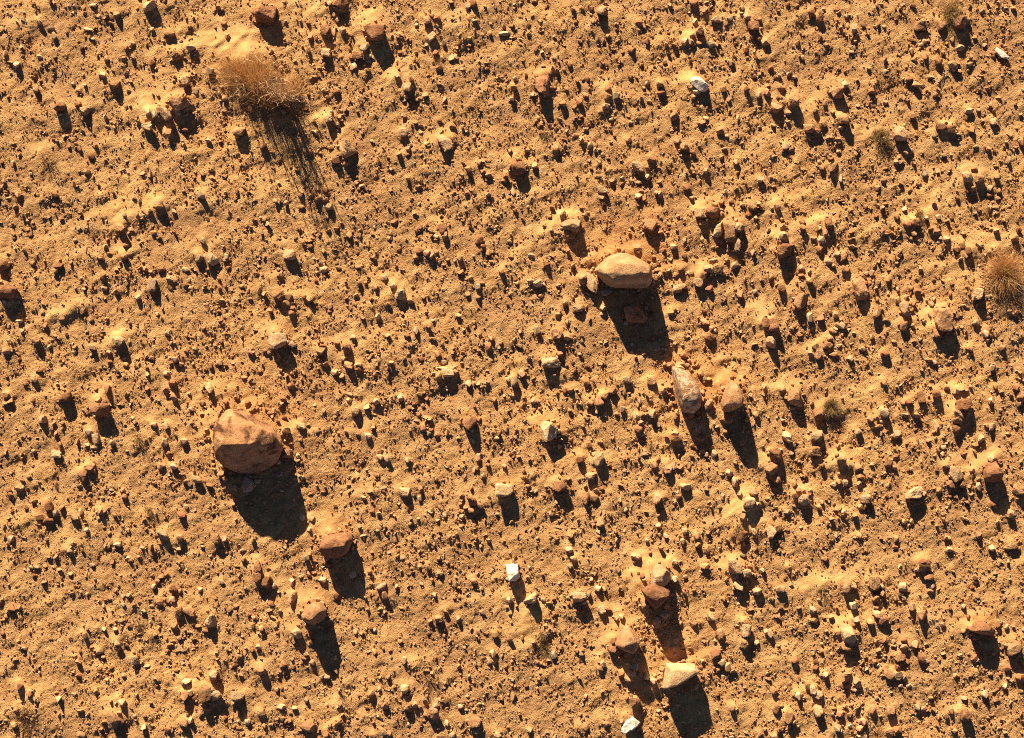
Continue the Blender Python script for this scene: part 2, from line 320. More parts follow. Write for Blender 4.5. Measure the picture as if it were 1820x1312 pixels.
1676,568,30,41.2,o 1665,593,15,16.2,r 1655,541,10,8.8,t 1741,523,23.8,22.5,p 1734,574,12.5,12.5,t 1751,593,13.8,13.8,p 1779,618,12.5,10.5,o
1722,620,10,11.2,r 1636,479,8.8,8.8,t 1560,502,10,8,o 1578,496,11.2,10,o 1630,518,12.5,11.2,r 1373,577,22.5,23.8,r 1371,608,18,22.5,t
1496,579,15.5,12.5,t 1484,588,10.5,8.8,t 1474,600,12,11.2,o 1471,614,17.5,13.8,o 1448,614,12.5,15,o 1440,628,11.2,13.8,t 1454,630,12.5,20,o
1480,630,16.2,8,o 1484,559,9.5,12.5,o 1475,554,6.2,6.2,r 1572,629,16.2,11.2,r 1534,620,12.5,10,t 1510,637,10.5,11.2,t 1650,640,12.5,8.8,o
1661,644,8.8,7.5,t 1762,654,10,10,t 1770,506,9.5,8.8,r 1802,558,11.2,11.2,r 1688,523,7,10,r 1618,513,8,11.2,o 1611,527,8.8,7.5,t 1428,576,7.5,7.5,r
1595,514,6.2,10,t 70,659,13.8,6.2,r 61,675,12.5,9.5,o 46,682,11.2,7,o 114,705,21.2,18.8,r 12,702,17,9.5,o 18,710,13,12.5,o 10,716,10.5,8.8,o
191,694,13,18.8,r 177,728,33.8,24.5,r 176,710,11.2,10,o 113,682,6.5,5.5,t 75,745,17,15,t 111,751,8,8,o 149,750,12.5,6.2,o 159,768,12,11.2,t
170,780,12.5,18.8,t 155,791,8,7,p 167,795,11.2,6.2,p 200,787,9.5,11.2,p 100,807,17,15,t 159,830,18.8,13.8,o 146,847,17,18,r 60,802,8.8,7,t
212,717,8,6.2,o 236,743,8.8,7.5,t 241,750,8.8,8.8,t 274,755,13.8,10.5,o 297,757,9.5,12.5,t 292,786,12.5,16.2,p 300,805,8.8,7.5,o 328,784,12,11.2,t
286,828,15.5,12.5,o 310,829,13,12,t 350,852,17,13.8,t 331,855,12.5,7.5,o 296,664,12,10,t 263,666,7.5,7.5,t 307,680,12.5,12.5,r 296,692,10,15,r
310,706,11.2,16.2,o 262,691,8.8,8,r 373,689,13,16.2,p,-40 361,716,8,10,o 340,727,10,8,t 336,700,7,6.5,p 360,736,8.8,7.5,o 402,715,10,10,r
442,718,10,15,r 435,671,11.2,8,o 446,674,8.8,7.5,o 218,870,9.5,10.5,o 222,882,10.5,10,o 34,868,12.5,9.5,o 18,880,12,11.2,r 16,871,11.2,7.5,o
86,901,15,20,r 100,912,10.5,12,g 71,918,18.8,10,r 86,926,20.5,10,r 60,892,8.8,9.5,o 131,917,17.5,13.8,o 144,909,8.8,12.5,t 180,908,12,12.5,o
20,958,12.5,12.5,t 131,965,8.8,8.8,o 210,968,15.5,10.5,t 155,941,8.8,9.5,t 290,951,20,18,t 320,957,13.8,15,o 323,914,14.5,12.5,r 331,901,7.5,9.5,t
384,958,14.5,18,o 400,957,8,11.2,t 390,736,7,12.5,o 401,851,11.2,10.5,o 422,866,13,10.5,g 442,861,18.8,27.5,g 394,841,13.8,11.2,o 403,840,5,10,r
125,978,12.5,10,t 318,976,10,7,t 195,947,8.8,7.5,o 432,978,12.5,6.2,t 595,662,15,10.5,t 639,657,15,10,r 608,668,8.8,10,o 518,686,15.5,11.2,r
505,710,9.5,12.5,r 501,717,8,8,o 621,711,11.2,8.8,p 632,732,15.5,15.5,t 652,722,11.2,10.5,p 669,714,12,11.2,t 559,719,6.5,5.5,p 712,706,10.5,16.2,t
736,720,7.5,10,r 728,725,8.8,8.8,o 745,737,8.8,9.5,r 764,744,8,8.5,o 536,757,18,11.5,t 509,768,15,16.2,r 510,806,19.5,15,o 530,810,8,9,p
498,842,13,10,g 615,767,7,8,o 654,775,12,11.5,t 676,812,13.8,10.5,t 689,816,11.5,11.2,t 725,818,10.5,10,p 762,770,9.5,8.8,p 776,772,10,10.5,o
752,761,11.2,12.5,r 766,764,9.5,6.2,r 780,668,11.2,15,o 796,663,22,15.5,t 810,661,10,9.5,o 832,682,11.5,12,p 850,681,7.5,7.5,o 833,752,27,23.8,r
851,746,9.5,10,r 850,812,10.5,13.8,t 867,826,8.8,8,r 858,846,8,10,p 848,832,8.8,8.8,o 896,871,32.5,23.8,t 718,875,20.5,16.2,t 746,885,8,8.8,t
765,910,10.5,7,t 790,915,7,9,w 838,891,18.8,17.5,r 820,881,8.8,8,o 819,896,8.8,7.5,o 828,902,9.5,7.5,o 838,906,12,10,o 854,898,13.8,11.2,o
821,918,10.5,8.8,t 821,910,7.5,5.5,r 537,921,10.5,15,t 555,923,10.5,10,o 550,941,7.5,10,t 639,936,7,8.5,t 662,910,9,8.8,r 592,946,17.5,9.5,o
604,941,7.5,7.5,p 627,981,11.2,7.5,g 758,708,7.5,7.5,r 896,828,8.8,9.5,o 575,875,8.8,5,r 732,672,5,5,o 878,710,8.8,8.8,o 866,680,8.8,7.5,p
904,674,11.2,7.5,t 596,734,5.5,5,o 914,677,12.5,18.8,t 928,664,11.2,13.8,t 1042,681,13,12.5,r 1075,705,15,13.8,o 1089,696,18,12.5,o 1066,714,18.8,15,r
1049,716,12.5,11.2,o 1114,675,15.5,13,t 1158,677,17.5,14.5,o 1179,694,10,12.5,t 948,712,12,11.5,t 1012,728,7.5,8,o 976,767,31.2,35,p
1014,692,12.5,15.5,o 1004,694,8.8,11.2,r 1061,732,7,7,t 1106,727,11.2,10,t 1096,735,8.8,7.5,o 1156,712,7.5,7,o 1145,726,7.5,10.5,o
1160,736,13.8,14.5,t 1142,736,11.2,8.8,o 1132,739,9.5,11.2,t 1135,763,15,13,r 1200,740,9.5,10.5,o 1259,720,15,21.2,o 1291,744,23,16.2,r
1242,760,13.8,22.5,g 1246,778,19.5,12.5,r 1198,770,12.5,7.5,p 1202,782,20,15.5,r 1184,777,8.8,7.5,o 1342,736,11.2,12.5,o 1289,767,9.5,8,o
1320,787,10,11.2,o 1270,806,10.5,13.8,t 1248,802,11.2,10,r 1256,807,7,9.5,t 1230,792,8.8,9.5,o 1238,795,10,8,r 1047,791,12,10.5,o 1031,815,15.5,12.5,r
1063,816,18.8,23.8,t 1050,846,20.5,12.5,t 1069,868,10,6.2,r 1036,757,7,6.2,o 1146,807,12.5,7.5,p 1163,826,12.5,10.5,o 1170,817,8.8,8.8,o
1186,834,17,16.2,o 1196,828,8.8,15,t 1208,830,11.2,10,o 1172,840,8,7,o 1218,866,20.5,12.5,p 1206,882,12,8.8,o 1169,885,14.5,22.5,t 995,865,26.2,18.8,r
1009,851,9.5,7.5,o 1041,886,14.5,22.5,o 1056,885,15,12.5,o 1066,929,13.8,15.5,p 1112,906,7.5,9,t 1296,840,13.8,12.5,t 1308,857,15,18.8,t
1314,878,9.5,10,o 1338,874,15.5,15,t 1331,892,21.2,20,t 1324,906,15.5,6.2,p 1319,918,12.5,13.8,o 1320,952,18,18.8,r 1284,882,8,13,t 1224,832,6.2,7,r
1340,944,9.5,13.8,t 1217,944,12,15,t 1239,952,12.5,13.8,o 1214,961,11.2,10.5,t 1240,968,12,10,o 1170,934,10.5,11.2,t 1172,950,7.5,7.5,o
1184,952,9.5,8.8,p 1013,951,10.5,9.5,o 1011,976,12.5,12.5,t 954,935,10,7.5,p 1256,976,10.5,12.5,o 1359,690,9.5,12.5,o 1260,674,10,8.8,o
1271,706,7,8.8,o 1149,960,6.5,7.5,p 1258,947,8.8,8,o 1413,705,26.2,36.2,o 1391,692,10,9.5,t 1456,736,19.5,16.2,r 1400,777,18.8,20,p 1452,775,20.5,20,t
1450,802,21.2,17.5,o 1448,816,10,7.5,r 1459,828,11.2,10,r 1379,812,25,26.2,r 1371,832,23.8,23.8,o 1381,851,15,13.8,r 1391,747,6.5,7.5,t
1416,818,7.5,6,o 1495,820,17,17.5,o 1509,827,10,12.5,w 1486,808,8,8,o 1525,832,13.8,16.2,o 1528,846,16.2,10.5,o 1526,859,10,10,t 1525,767,13,11.2,t
1545,745,12,10,o 1571,734,14.5,16.2,g 1560,758,12,9.5,o 1566,750,8.8,6.2,t 1594,772,11.2,14.5,t 1586,775,8.8,8.8,o 1490,842,8,8,o 1431,845,8.8,10.5,r
1481,861,12,8.8,p 1501,858,9.5,12,t 1490,856,11.2,10,o 1411,860,9.5,13.8,o 1418,871,10.5,11.2,o 1412,881,10.5,10.5,r 1429,888,19.5,19.5,t
1439,871,8,8,t 1438,878,7.5,7.5,r 1538,887,18.8,16.2,t 1530,901,15,12,o 1499,910,9,10,t 1518,914,10,9.5,o 1398,910,12,10,p 1454,901,10,10,o
1460,892,7.5,7.5,t 1372,946,18,25,t 1384,936,12.5,20,o 1526,952,10.5,11.2,o 1591,957,10.5,12.5,o 1590,972,10.5,8.8,r 1604,715,10,8.8,o
1615,715,12.5,12.5,r 1638,705,13.8,21.2,r 1664,701,16.2,16.2,r 1681,688,10,11.2,o 1699,694,12.5,13.8,p 1708,688,10.5,12.5,o 1724,688,7,10,t
1712,720,28.8,23.8,r 1703,736,18,15.5,o 1701,748,15.5,14.5,o 1700,762,13.8,14.5,r 1663,757,10,23.8,w 1744,780,13,15,t 1734,790,10,8.8,o
1764,759,13,15,t 1753,756,10,7.5,o 1760,712,11.2,12.5,t 1805,688,12.5,15,r 1814,704,12.5,17.5,o 1810,717,9.5,11.2,o 1796,702,7.5,7.5,r 1768,687,8,10,o
1675,795,11.2,8,w 1675,807,8,9.5,t 1712,807,12,8,o 1764,815,18,16.2,t 1767,838,32,35,r 1679,828,13.8,12.5,o 1698,842,20.5,27.5,t,-35
1711,861,14.5,15.5,r 1690,860,15,15,o 1737,864,10.5,15,t 1726,836,10,9.5,o 1738,851,8.8,7.5,o 1809,873,17.5,13,o 1625,875,30,22.5,p 1629,892,25,11.2,r
1669,871,11.2,12.5,o 1578,824,13,15,r 1589,831,9.5,10.5,o 1618,834,7.5,7.5,t 1765,895,10.5,10.5,r 1794,912,11.2,15.5,o 1800,921,6.2,7.5,t
1606,927,11.2,10,o 1599,924,8.8,8.8,o 1620,927,8.8,10.5,o 1772,927,7,11.2,o 1685,955,10.5,8.8,o 1738,952,12,11.2,o 1798,970,20.5,12.5,o
1686,976,10.5,9.5,t 1762,974,11.2,12.5,t 1549,825,7.5,7,t 1570,681,10,10,r 1780,697,8.8,7.5,o 1729,791,7,7.5,o 1628,737,15,12.5,o 56,1008,8.5,8.8,t
66,1006,5.5,5,t 80,1006,8.8,6.2,o 125,1020,10,6.2,t 200,999,7.5,10,r 228,992,8.8,8.8,t 232,996,7.5,7.5,o 434,994,11.2,8.8,o 458,1006,15,21.2,r
286,1024,11.2,7,r 298,1022,10,7.5,r 280,1033,8.8,8.8,r 274,1042,8.8,9.5,t 308,1048,13.8,15,r 319,1051,10,8.8,r 307,1064,10.5,11.2,t
284,1070,12.5,9.5,r 317,1088,12.5,21.2,o 335,1088,20,15.5,o 311,1112,13.8,11.2,o 374,1104,20,22.5,t 352,1113,10.5,8,o 366,1122,13.8,8.8,r
230,1058,10.5,9.5,t 220,1059,7,7,t 356,1048,8.8,8.8,t 395,1034,9.5,9.5,t 436,1046,6.5,6.5,g 420,1078,9.5,7.5,o 452,1098,10,8.8,o 220,1074,8.5,8,t
239,1074,9,8.5,o 256,1086,9,6,p 268,1106,7.5,7.5,t 230,1112,9.5,8.5,r 206,1118,8.5,8,t 152,1128,9.5,10,o 38,1149,9,8,o 210,1142,13,11.2,t
211,1152,8.5,10,o 224,1146,11.2,8.8,o 178,1158,13.8,11.2,t 170,1156,7.5,6,o 301,1146,8.8,8.8,o 319,1133,10,9,o 140,1175,10.5,12,o 239,1174,15.5,15,t
262,1183,11.2,6.5,t 140,1200,12,7,r 198,1186,8.5,6.5,o 220,1200,8.5,8,t 190,1208,9.5,7.5,o 172,1229,11.2,9,o 218,1246,13.8,12.5,t 144,1263,12,7.5,o
202,1275,23.8,21.2,o 217,1282,10,15,r 214,1266,7.5,8.8,o 186,1282,8.8,7.5,o 158,1285,7.5,5.5,o 180,1296,9.5,7.5,o 143,1306,16.2,12.5,o
240,1272,7.5,6.5,t 258,1272,8.5,7.5,r 256,1290,10,11.2,t 299,1296,13.8,12.5,o 326,1286,15.5,15,o 339,1280,10,12,t 356,1268,8.5,11.2,o 379,1200,17,17,t
332,1211,16.2,12,t 325,1213,6.2,7.5,o 339,1230,9.5,10,o 329,1236,17.5,15,o 344,1240,9.5,8.5,r 365,1235,24.5,31.2,o 372,1259,10,8.8,r
385,1235,18.8,18,t 422,1238,21.2,19.5,t 440,1282,10.5,9.5,p 400,1275,8.8,7.5,o 425,1166,11.2,10,o 417,1183,8.8,9.5,r 450,1155,8.8,7.5,r
424,1124,7,7.5,o 53,1232,10,11.2,o 35,1218,13.8,13.8,o 26,1288,11.2,10,o 30,1262,8.8,8.8,o 5,1125,8.8,7.5,r 22,1082,12.5,10,r 35,1080,10,10,o
457,1024,15,22.5,r 474,1035,18.8,21.2,r 488,1041,10,10.5,p 482,1072,10,9.5,o 519,1034,8.8,13.8,t 520,1062,13.8,23.8,t 574,1031,15.5,12.5,t
559,1019,7.5,6.2,r 545,992,10.5,10.5,g 572,1072,12.5,8.8,t 565,1065,9,7,o 527,1126,18.8,18.8,p 490,1114,7,7,p 465,1116,10,11.2,o 460,1149,9,10,t
678,1043,18,13.8,t 684,1058,12.5,15,o 668,1064,7,8.8,o 660,1024,8.5,6.5,t 628,1020,12,16.2,g 586,1003,11.2,8.8,r 598,1059,10,11.2,r 761,1009,10.5,10,o
780,992,8.8,8.8,o 749,1038,7,7.5,t 780,1100,15.5,13.8,o 792,1086,9.5,10,o 815,1100,9,10.5,t 881,1128,13,10,o 906,1134,11.2,12.5,o 876,1160,11.2,13.8,t
870,1174,8,12.5,t 879,1174,8.8,12.5,o 906,1065,11.2,12.5,t 842,1032,12.5,11.2,o 666,1120,7.5,8.5,t 632,1122,8.5,11.2,t 712,1140,8.5,7.5,o
666,1158,9,10,o 694,1156,7.5,6.5,r 719,1173,9,13.8,t 730,1233,7,7.5,o 719,1225,14.5,17.5,p 690,1202,8,9.5,o 581,1202,11.2,9.5,p 572,1203,6.2,7,t
466,1192,16.2,15,o 504,1180,12,13.8,o 541,1169,12.5,6.2,r 555,1178,11.2,12.5,o 500,1256,15,12,p 524,1258,10.5,8.5,p 492,1225,8,8.8,o
501,1224,6.5,7.5,r 465,1270,15,13.8,o 515,1280,8.5,10,o 512,1290,7,7.5,r 548,1293,27.5,18,o 602,1283,10,10.5,o 661,1233,12.5,13,o 684,1253,12.5,14.5,o
672,1273,6,6,p 725,1258,15.5,13.8,o 738,1251,9,12.5,t 747,1255,7.5,6.2,o 755,1242,9,8.8,t 776,1254,11.2,12,t 770,1270,22.5,23,o 756,1268,7.5,9.5,o
794,1285,8.5,13.8,t 843,1285,22.5,15,o 846,1300,9.5,10,g 821,1299,5.5,7.5,t 664,1306,12.5,9,o 682,1303,9.5,10,g 692,1303,9.5,10,o 885,1305,12.5,10,t
804,1306,12.5,10,t 819,1255,10,8.8,t 780,1309,10,6.2,r 580,1304,10,12.5,r 749,1286,6.2,9.5,r 545,1244,7.5,10,t 911,1018,26,31,w 941,1063,24.5,22.5,t
965,1066,9.5,8.5,p 1028,1062,27.5,20,t 1010,1063,7.5,8.8,p 1019,992,13,11.2,o 1013,1006,10,8.5,g 1130,988,18.8,13.8,p 1200,998,13.8,11.2,p
1199,1028,12.5,12.5,t 1174,1025,35,41.2,t 1146,1073,17.5,20,o 1182,1076,11.2,15,r 1179,1092,15,12.5,t 1167,1106,13.8,21.2,t 1141,1023,8.8,12.5,r
1063,1046,15,12,t 1074,1046,8.5,8.5,o 1051,1029,7,8,t 1102,1044,8.5,8.5,t 1112,1070,8,6.5,o 1069,1084,14.5,15,t 1081,1083,12.5,10.5,r
1104,1094,9.5,10,p 1088,1154,15.5,15.5,r 1090,1135,11.2,12.5,o 1102,1168,12.5,10,o 1126,1184,15,12.5,g 1116,1179,7.5,6.5,t 1104,1198,12.5,12.5,o
1122,1196,15,12.5,t 1116,1204,15.5,11.2,o 1137,1196,10.5,10,o 1148,1200,10.5,13.8,t 1146,1212,8,7.5,o 1160,1208,12,12.5,t 1128,1247,20.5,15,r
1121,1288,33.8,26.2,w 1076,1285,10.5,10.5,o 1040,1292,10,12.5,o 1071,1178,10.5,13,p 1066,1186,10,9.5,o 984,1163,12,15,g 1070,1228,7.5,7,t
1041,1238,8.5,9.5,t 1026,1086,8,8.5,o 1036,1085,7.5,6.5,r 986,1092,6.5,7,o 1252,1006,17,11.2,o 1306,1006,23.8,28.8,t 1308,1026,8,12.5,t
1326,1019,15.5,15,t 1332,1006,10.5,7.5,r 1340,1023,9,10,o 1312,1040,18,16.2,t 1346,1051,18,13.8,t 1320,987,12.5,6.5,g 1263,1096,13.8,16.2,p
1265,1080,10,6.5,o 1280,1128,16.2,21.2,o 1326,1120,20,23.8,t 1320,1104,12.5,10,o 1322,1143,15,18.8,o 1344,1142,9.5,10,t 1272,1162,17.5,16.2,r
1281,1176,13.8,13.8,t 1292,1184,11.2,15,o 1248,1174,7,7,t 1362,1124,8.5,12.5,p 1351,1303,10.5,10.5,r 1301,1258,9.5,11.2,o 1195,1150,11.2,10,o
1199,1163,6.2,7.5,t 1025,1156,8.5,8.5,o 1016,1139,7,6.5,o 941,1296,11.2,10,t 972,1302,8.8,7.5,p 1291,1029,7.5,8.8,o 1254,1224,5,6.5,w
1286,1064,8.5,9,o 1387,1047,16.2,13.8,t 1399,1009,10,11.2,o 1406,1039,8.5,8,p 1467,993,10.5,10,r 1504,1044,15.5,18.8,o 1517,1042,10,8.8,o
1554,1038,18.8,25,o 1566,1043,9.5,10,t 1567,1054,10.5,12.5,o 1557,1064,15,13,o 1515,1075,14.5,12.5,t 1455,1066,7,7,p 1444,1083,12.5,13.8,t
1448,1102,13.8,11.2,o 1464,1096,8,7,o 1477,1096,9.5,9.5,o 1508,1126,28.8,35,p 1504,1148,17,13.8,o 1489,1125,9,10,r 1521,1099,10,10,g
1560,1092,15.5,15,t 1570,1102,17,17.5,r 1546,1105,13.8,13.8,o 1556,1079,11.2,8.8,o 1605,1044,16.2,15.5,p 1600,1056,11.2,8.8,o 1606,1064,7.5,9,g
1591,1064,7.5,7.5,o 1642,1002,21.2,16.2,r 1638,1010,17.5,12.5,t 1629,1013,8.8,8,t 1651,1024,17.5,15,r 1655,1040,11.2,11.2,g 1652,1050,12,8.5,o
1620,1078,12.5,15,p 1639,1094,17.5,18.8,o 1711,1078,8.8,9.5,g 1746,1118,46.2,30,r 1722,1114,10,12.5,o 1720,1096,7.5,10,r 1735,1133,13.8,8.5,r
1741,1139,6.2,6.2,g 1802,1154,24.5,25,o 1786,1146,8.8,10,t 1772,1106,9.5,15,o 1788,1114,8.8,11.2,t 1788,1186,11.2,12.5,r 1811,1204,15.5,12.5,r
1785,1219,9.5,11.2,p 1748,1233,12,13.8,p 1715,1270,18,21.2,r 1600,1169,18.8,13,o 1580,1198,17,19.5,o 1596,1201,16.2,14.5,t 1606,1204,10,11.2,o
1595,1185,10.5,8.5,r 1554,1176,9,8.5,r 1638,1169,12.5,20,r 1646,1175,9.5,8.5,p 1615,1218,9,7.5,t 1600,1219,8.5,8.5,g 1572,1137,9,11.2,o
1557,1140,7.5,8.5,t 1624,1143,13.8,13.8,o 1605,1136,12.5,10,r 1605,1149,13.8,10,o 1588,1140,8.5,9,p 1561,1156,9,10,o 1411,1173,12,11.2,r
1449,1176,10.5,8,r 1449,1187,11.2,9.5,r 1466,1199,10,11.2,p 1498,1191,7,7.5,o 1506,1205,18.8,18.8,o 1524,1214,14.5,18.8,t 1501,1218,18.8,10,r
1520,1226,7,6.5,t 1434,1218,10.5,15.5,o 1445,1226,12.5,16.2,p 1455,1236,18,13.8,t 1419,1235,13,14.5,t 1454,1264,16.2,20,t 1404,1276,17,20.5,o
1380,1260,14.5,16.2,r 1492,1268,13,12.5,o 1482,1259,8.5,7.5,o 1551,1262,12.5,16.2,o 1584,1262,15.5,20,o 1534,1281,10.5,13.8,t 1527,1294,12.5,11.2,o
1488,1293,12,12.5,t 1531,1308,18.8,10,t 1582,1304,16.2,16.2,o 1594,1296,13.8,13,r 1630,1255,11.5,12.5,w 1641,1260,13,10.5,o 1668,1274,8.5,10,o
1689,1263,9.5,10,r 1510,1289,7,7.5,w 1375,1308,15,10,o 1369,1125,9.5,17.5,t 1674,1109,10,8,o 1728,1044,8.8,7.5,r 1706,1164,7.5,6.5,t 1731,1169,10,15,r
1760,1198,8.8,8,o 1778,1198,7.5,8,r 1819,1176,8.8,12.5,r 1509,1270,8.8,8.5,o 1676,1159,8.5,8.5,t 1376,1230,11.2,10,r 1819,1119,7.5,7.5,t
"""
STONES = []
for e in DATA.split():
    t = e.split(',')
    STONES.append(dict(x=float(t[0]), y=float(t[1]), w=float(t[2]), h=float(t[3]), c=t[4], a=float(t[5]) if len(t) > 5 else 0.0))
for s in STONES:
    if s['c'] == 'w' and s['w'] * s['h'] < 640 and not (s['x'] > 1700 and s['y'] < 120): s['c'] = 'p' if (s['x'] + s['y']) % 3 else 'w'
STONES.sort(key=lambda s: -s['w'] * s['h'])
N_THINGS = 286

# special rocks with faces of their own: outline seen from above, then faces (point, height there, direction the face falls to, tilt)
SPECIAL = [
 dict(key='A', c='a', zc=30, out=[(380,785),(387,747),(407,727),(434,729),(460,743),(488,760),(504,779),(501,800),(488,822),(463,843),(424,842),(401,830),(383,807)],
      faces=[((475,778),80,(-.6,-.8),15),((425,745),72,(-.25,-1),42),((470,748),70,(.5,-1),45),((395,770),66,(-1,-.5),46),((470,782),79,(.2,1),60),((425,798),62,(-.25,1),58),((492,790),70,(1,.6),62),((397,815),55,(-1,.7),58)], p=16, rough=.045),
 dict(key='B', c='s2', zc=22, out=[(1055,480),(1085,451),(1103,449),(1125,455),(1149,469),(1159,478),(1160,493),(1147,512),(1121,510),(1090,510),(1071,498)],
      faces=[((1136,483),80,(-.6,-.8),23),((1105,465),62,(-.1,-1),44),((1072,470),52,(-.9,-1),40),((1130,487),79,(.12,1),70),((1080,495),60,(-.6,1),62),((1148,470),56,(1,-.6),40)], p=22, rough=.03),
 dict(key='D', c='s', zc=14, out=[(1197,652),(1213,656),(1230,665),(1239,681),(1248,706),(1246,722),(1235,735),(1214,733),(1206,720),(1202,690),(1195,668)],
      faces=[((1220,690),48,(-.4,-.8),7),((1235,672),44,(.8,-.6),48),((1226,716),48,(.45,1),58),((1199,680),42,(-1,.1),50)], p=26, rough=.03),
 dict(key='R', c='o', zc=16, out=[(1299,676),(1309,680),(1317,694),(1322,708),(1319,721),(1300,732),(1283,732),(1281,719),(1284,706),(1290,689)],
      faces=[((1303,700),52,(.5,.2),9),((1293,700),46,(-1,-.25),50),((1305,718),52,(.1,1),66),((1303,682),44,(0,-1),38)], p=26, rough=.03),
 dict(key='M', c='r', zc=16, out=[(569,966),(580,953),(600,948),(622,946),(627,960),(619,981),(606,992),(578,992),(568,978)],
      faces=[((598,962),44,(0,-1),12),((598,972),43,(0,1),52),((590,952),36,(0,-1),45),((618,968),38,(1,.3),45),((575,975),36,(-1,.4),45)], p=14, rough=.045),
 dict(key='N', c='o', zc=15, out=[(535,1092),(555,1071),(573,1071),(580,1084),(579,1097),(560,1110),(537,1102)],
      faces=[((557,1086),44,(-.3,-1),14),((566,1094),43,(.55,1),60),((545,1100),38,(-.5,1),55),((560,1076),38,(0,-1),45)], p=20, rough=.04),
 dict(key='S', c='r', zc=22, out=[(1139,1048),(1163,1034),(1190,1047),(1192,1059),(1166,1081),(1152,1071)],
      faces=[((1165,1050),56,(-.1,-1),12),((1150,1060),50,(-.9,1),40),((1176,1064),52,(.6,1),50)], p=26, rough=.035),
 dict(key='U', c='o', zc=18, out=[(1094,1146),(1104,1122),(1116,1112),(1129,1126),(1138,1141),(1127,1162),(1104,1154)],
      faces=[((1116,1135),50,(-.1,-1),11),((1115,1148),49,(-.1,1),50),((1130,1148),42,(1,.6),55),((1110,1120),42,(-.2,-1),42)], p=14, rough=.035),
 dict(key='V', c='p', zc=22, out=[(1184,1178),(1231,1179),(1243,1195),(1237,1205),(1202,1213),(1180,1225),(1177,1214)],
      faces=[((1210,1195),50,(-.15,-1),5),((1186,1195),46,(-1,-.2),46),((1208,1182),46,(0,-1),50),((1205,1212),46,(.25,1),76)], p=36, rough=.025),
 dict(key='K', c='r', zc=12, out=[(1749,838),(1756,823),(1770,820),(1783,838),(1782,850),(1770,858),(1753,854),(1749,846)],
      faces=[((1764,830),34,(-.3,-1),18),((1768,842),33,(.2,1),58),((1752,842),28,(-1,.3),50)], p=26, rough=.04),
 dict(key='Y', c='r', zc=12, out=[(1722,1118),(1735,1103),(1750,1105),(1768,1118),(1766,1130),(1745,1127),(1724,1122)],
      faces=[((1745,1114),32,(-.1,-1),20),((1745,1120),31,(.1,1),55)], p=16, rough=.06),
]
for sp in SPECIAL:
    o = np.array(sp['out'], float)
    sp['x'], sp['y'] = (o[:, 0].min() + o[:, 0].max()) / 2, (o[:, 1].min() + o[:, 1].max()) / 2
    sp['w'], sp['h'] = np.ptp(o[:, 0]), np.ptp(o[:, 1])
STONES = [s for s in STONES if not any(abs(s['x'] - sp['x']) < 9 and abs(s['y'] - sp['y']) < 9 and s['w'] > 24 for sp in SPECIAL)]
ROCK['s2'] = ROCK['b']

# ---------------------------------------------------------------- the ground: one sheet, fine where the photograph looks, reaching to the horizon
GX, GY, GD = 5.2, 3.95, 0.0125
nx, ny = int(2 * GX / GD), int(2 * GY / GD)
def field(seed, lo, hi, aniso=1.0, ang=0.0):
    """Band-passed random field with unit deviation, wavelengths lo..hi metres, stretched along ang."""
    r = np.random.default_rng(seed)
    F = np.fft.rfft2(r.standard_normal((ny, nx)))
    fy = np.fft.fftfreq(ny, GD)[:, None]; fx = np.fft.rfftfreq(nx, GD)[None, :]
    u = fx * math.cos(ang) + fy * math.sin(ang); v = -fx * math.sin(ang) + fy * math.cos(ang)
    k = np.sqrt((u * aniso) ** 2 + v ** 2) + 1e-9
    A = np.exp(-(k * lo) ** 2 * 0.5) * (1 - np.exp(-(k * hi) ** 2 * 0.5)) / k
    f = np.fft.irfft2(F * A, s=(ny, nx))
    return (f - f.mean()) / f.std()
xs = (np.arange(nx) + 0.5) * GD - GX
ys = (np.arange(ny) + 0.5) * GD - GY
XX, YY = np.meshgrid(xs, ys)
PXX, PYY = XX / S + PW / 2, PH / 2 - YY / S

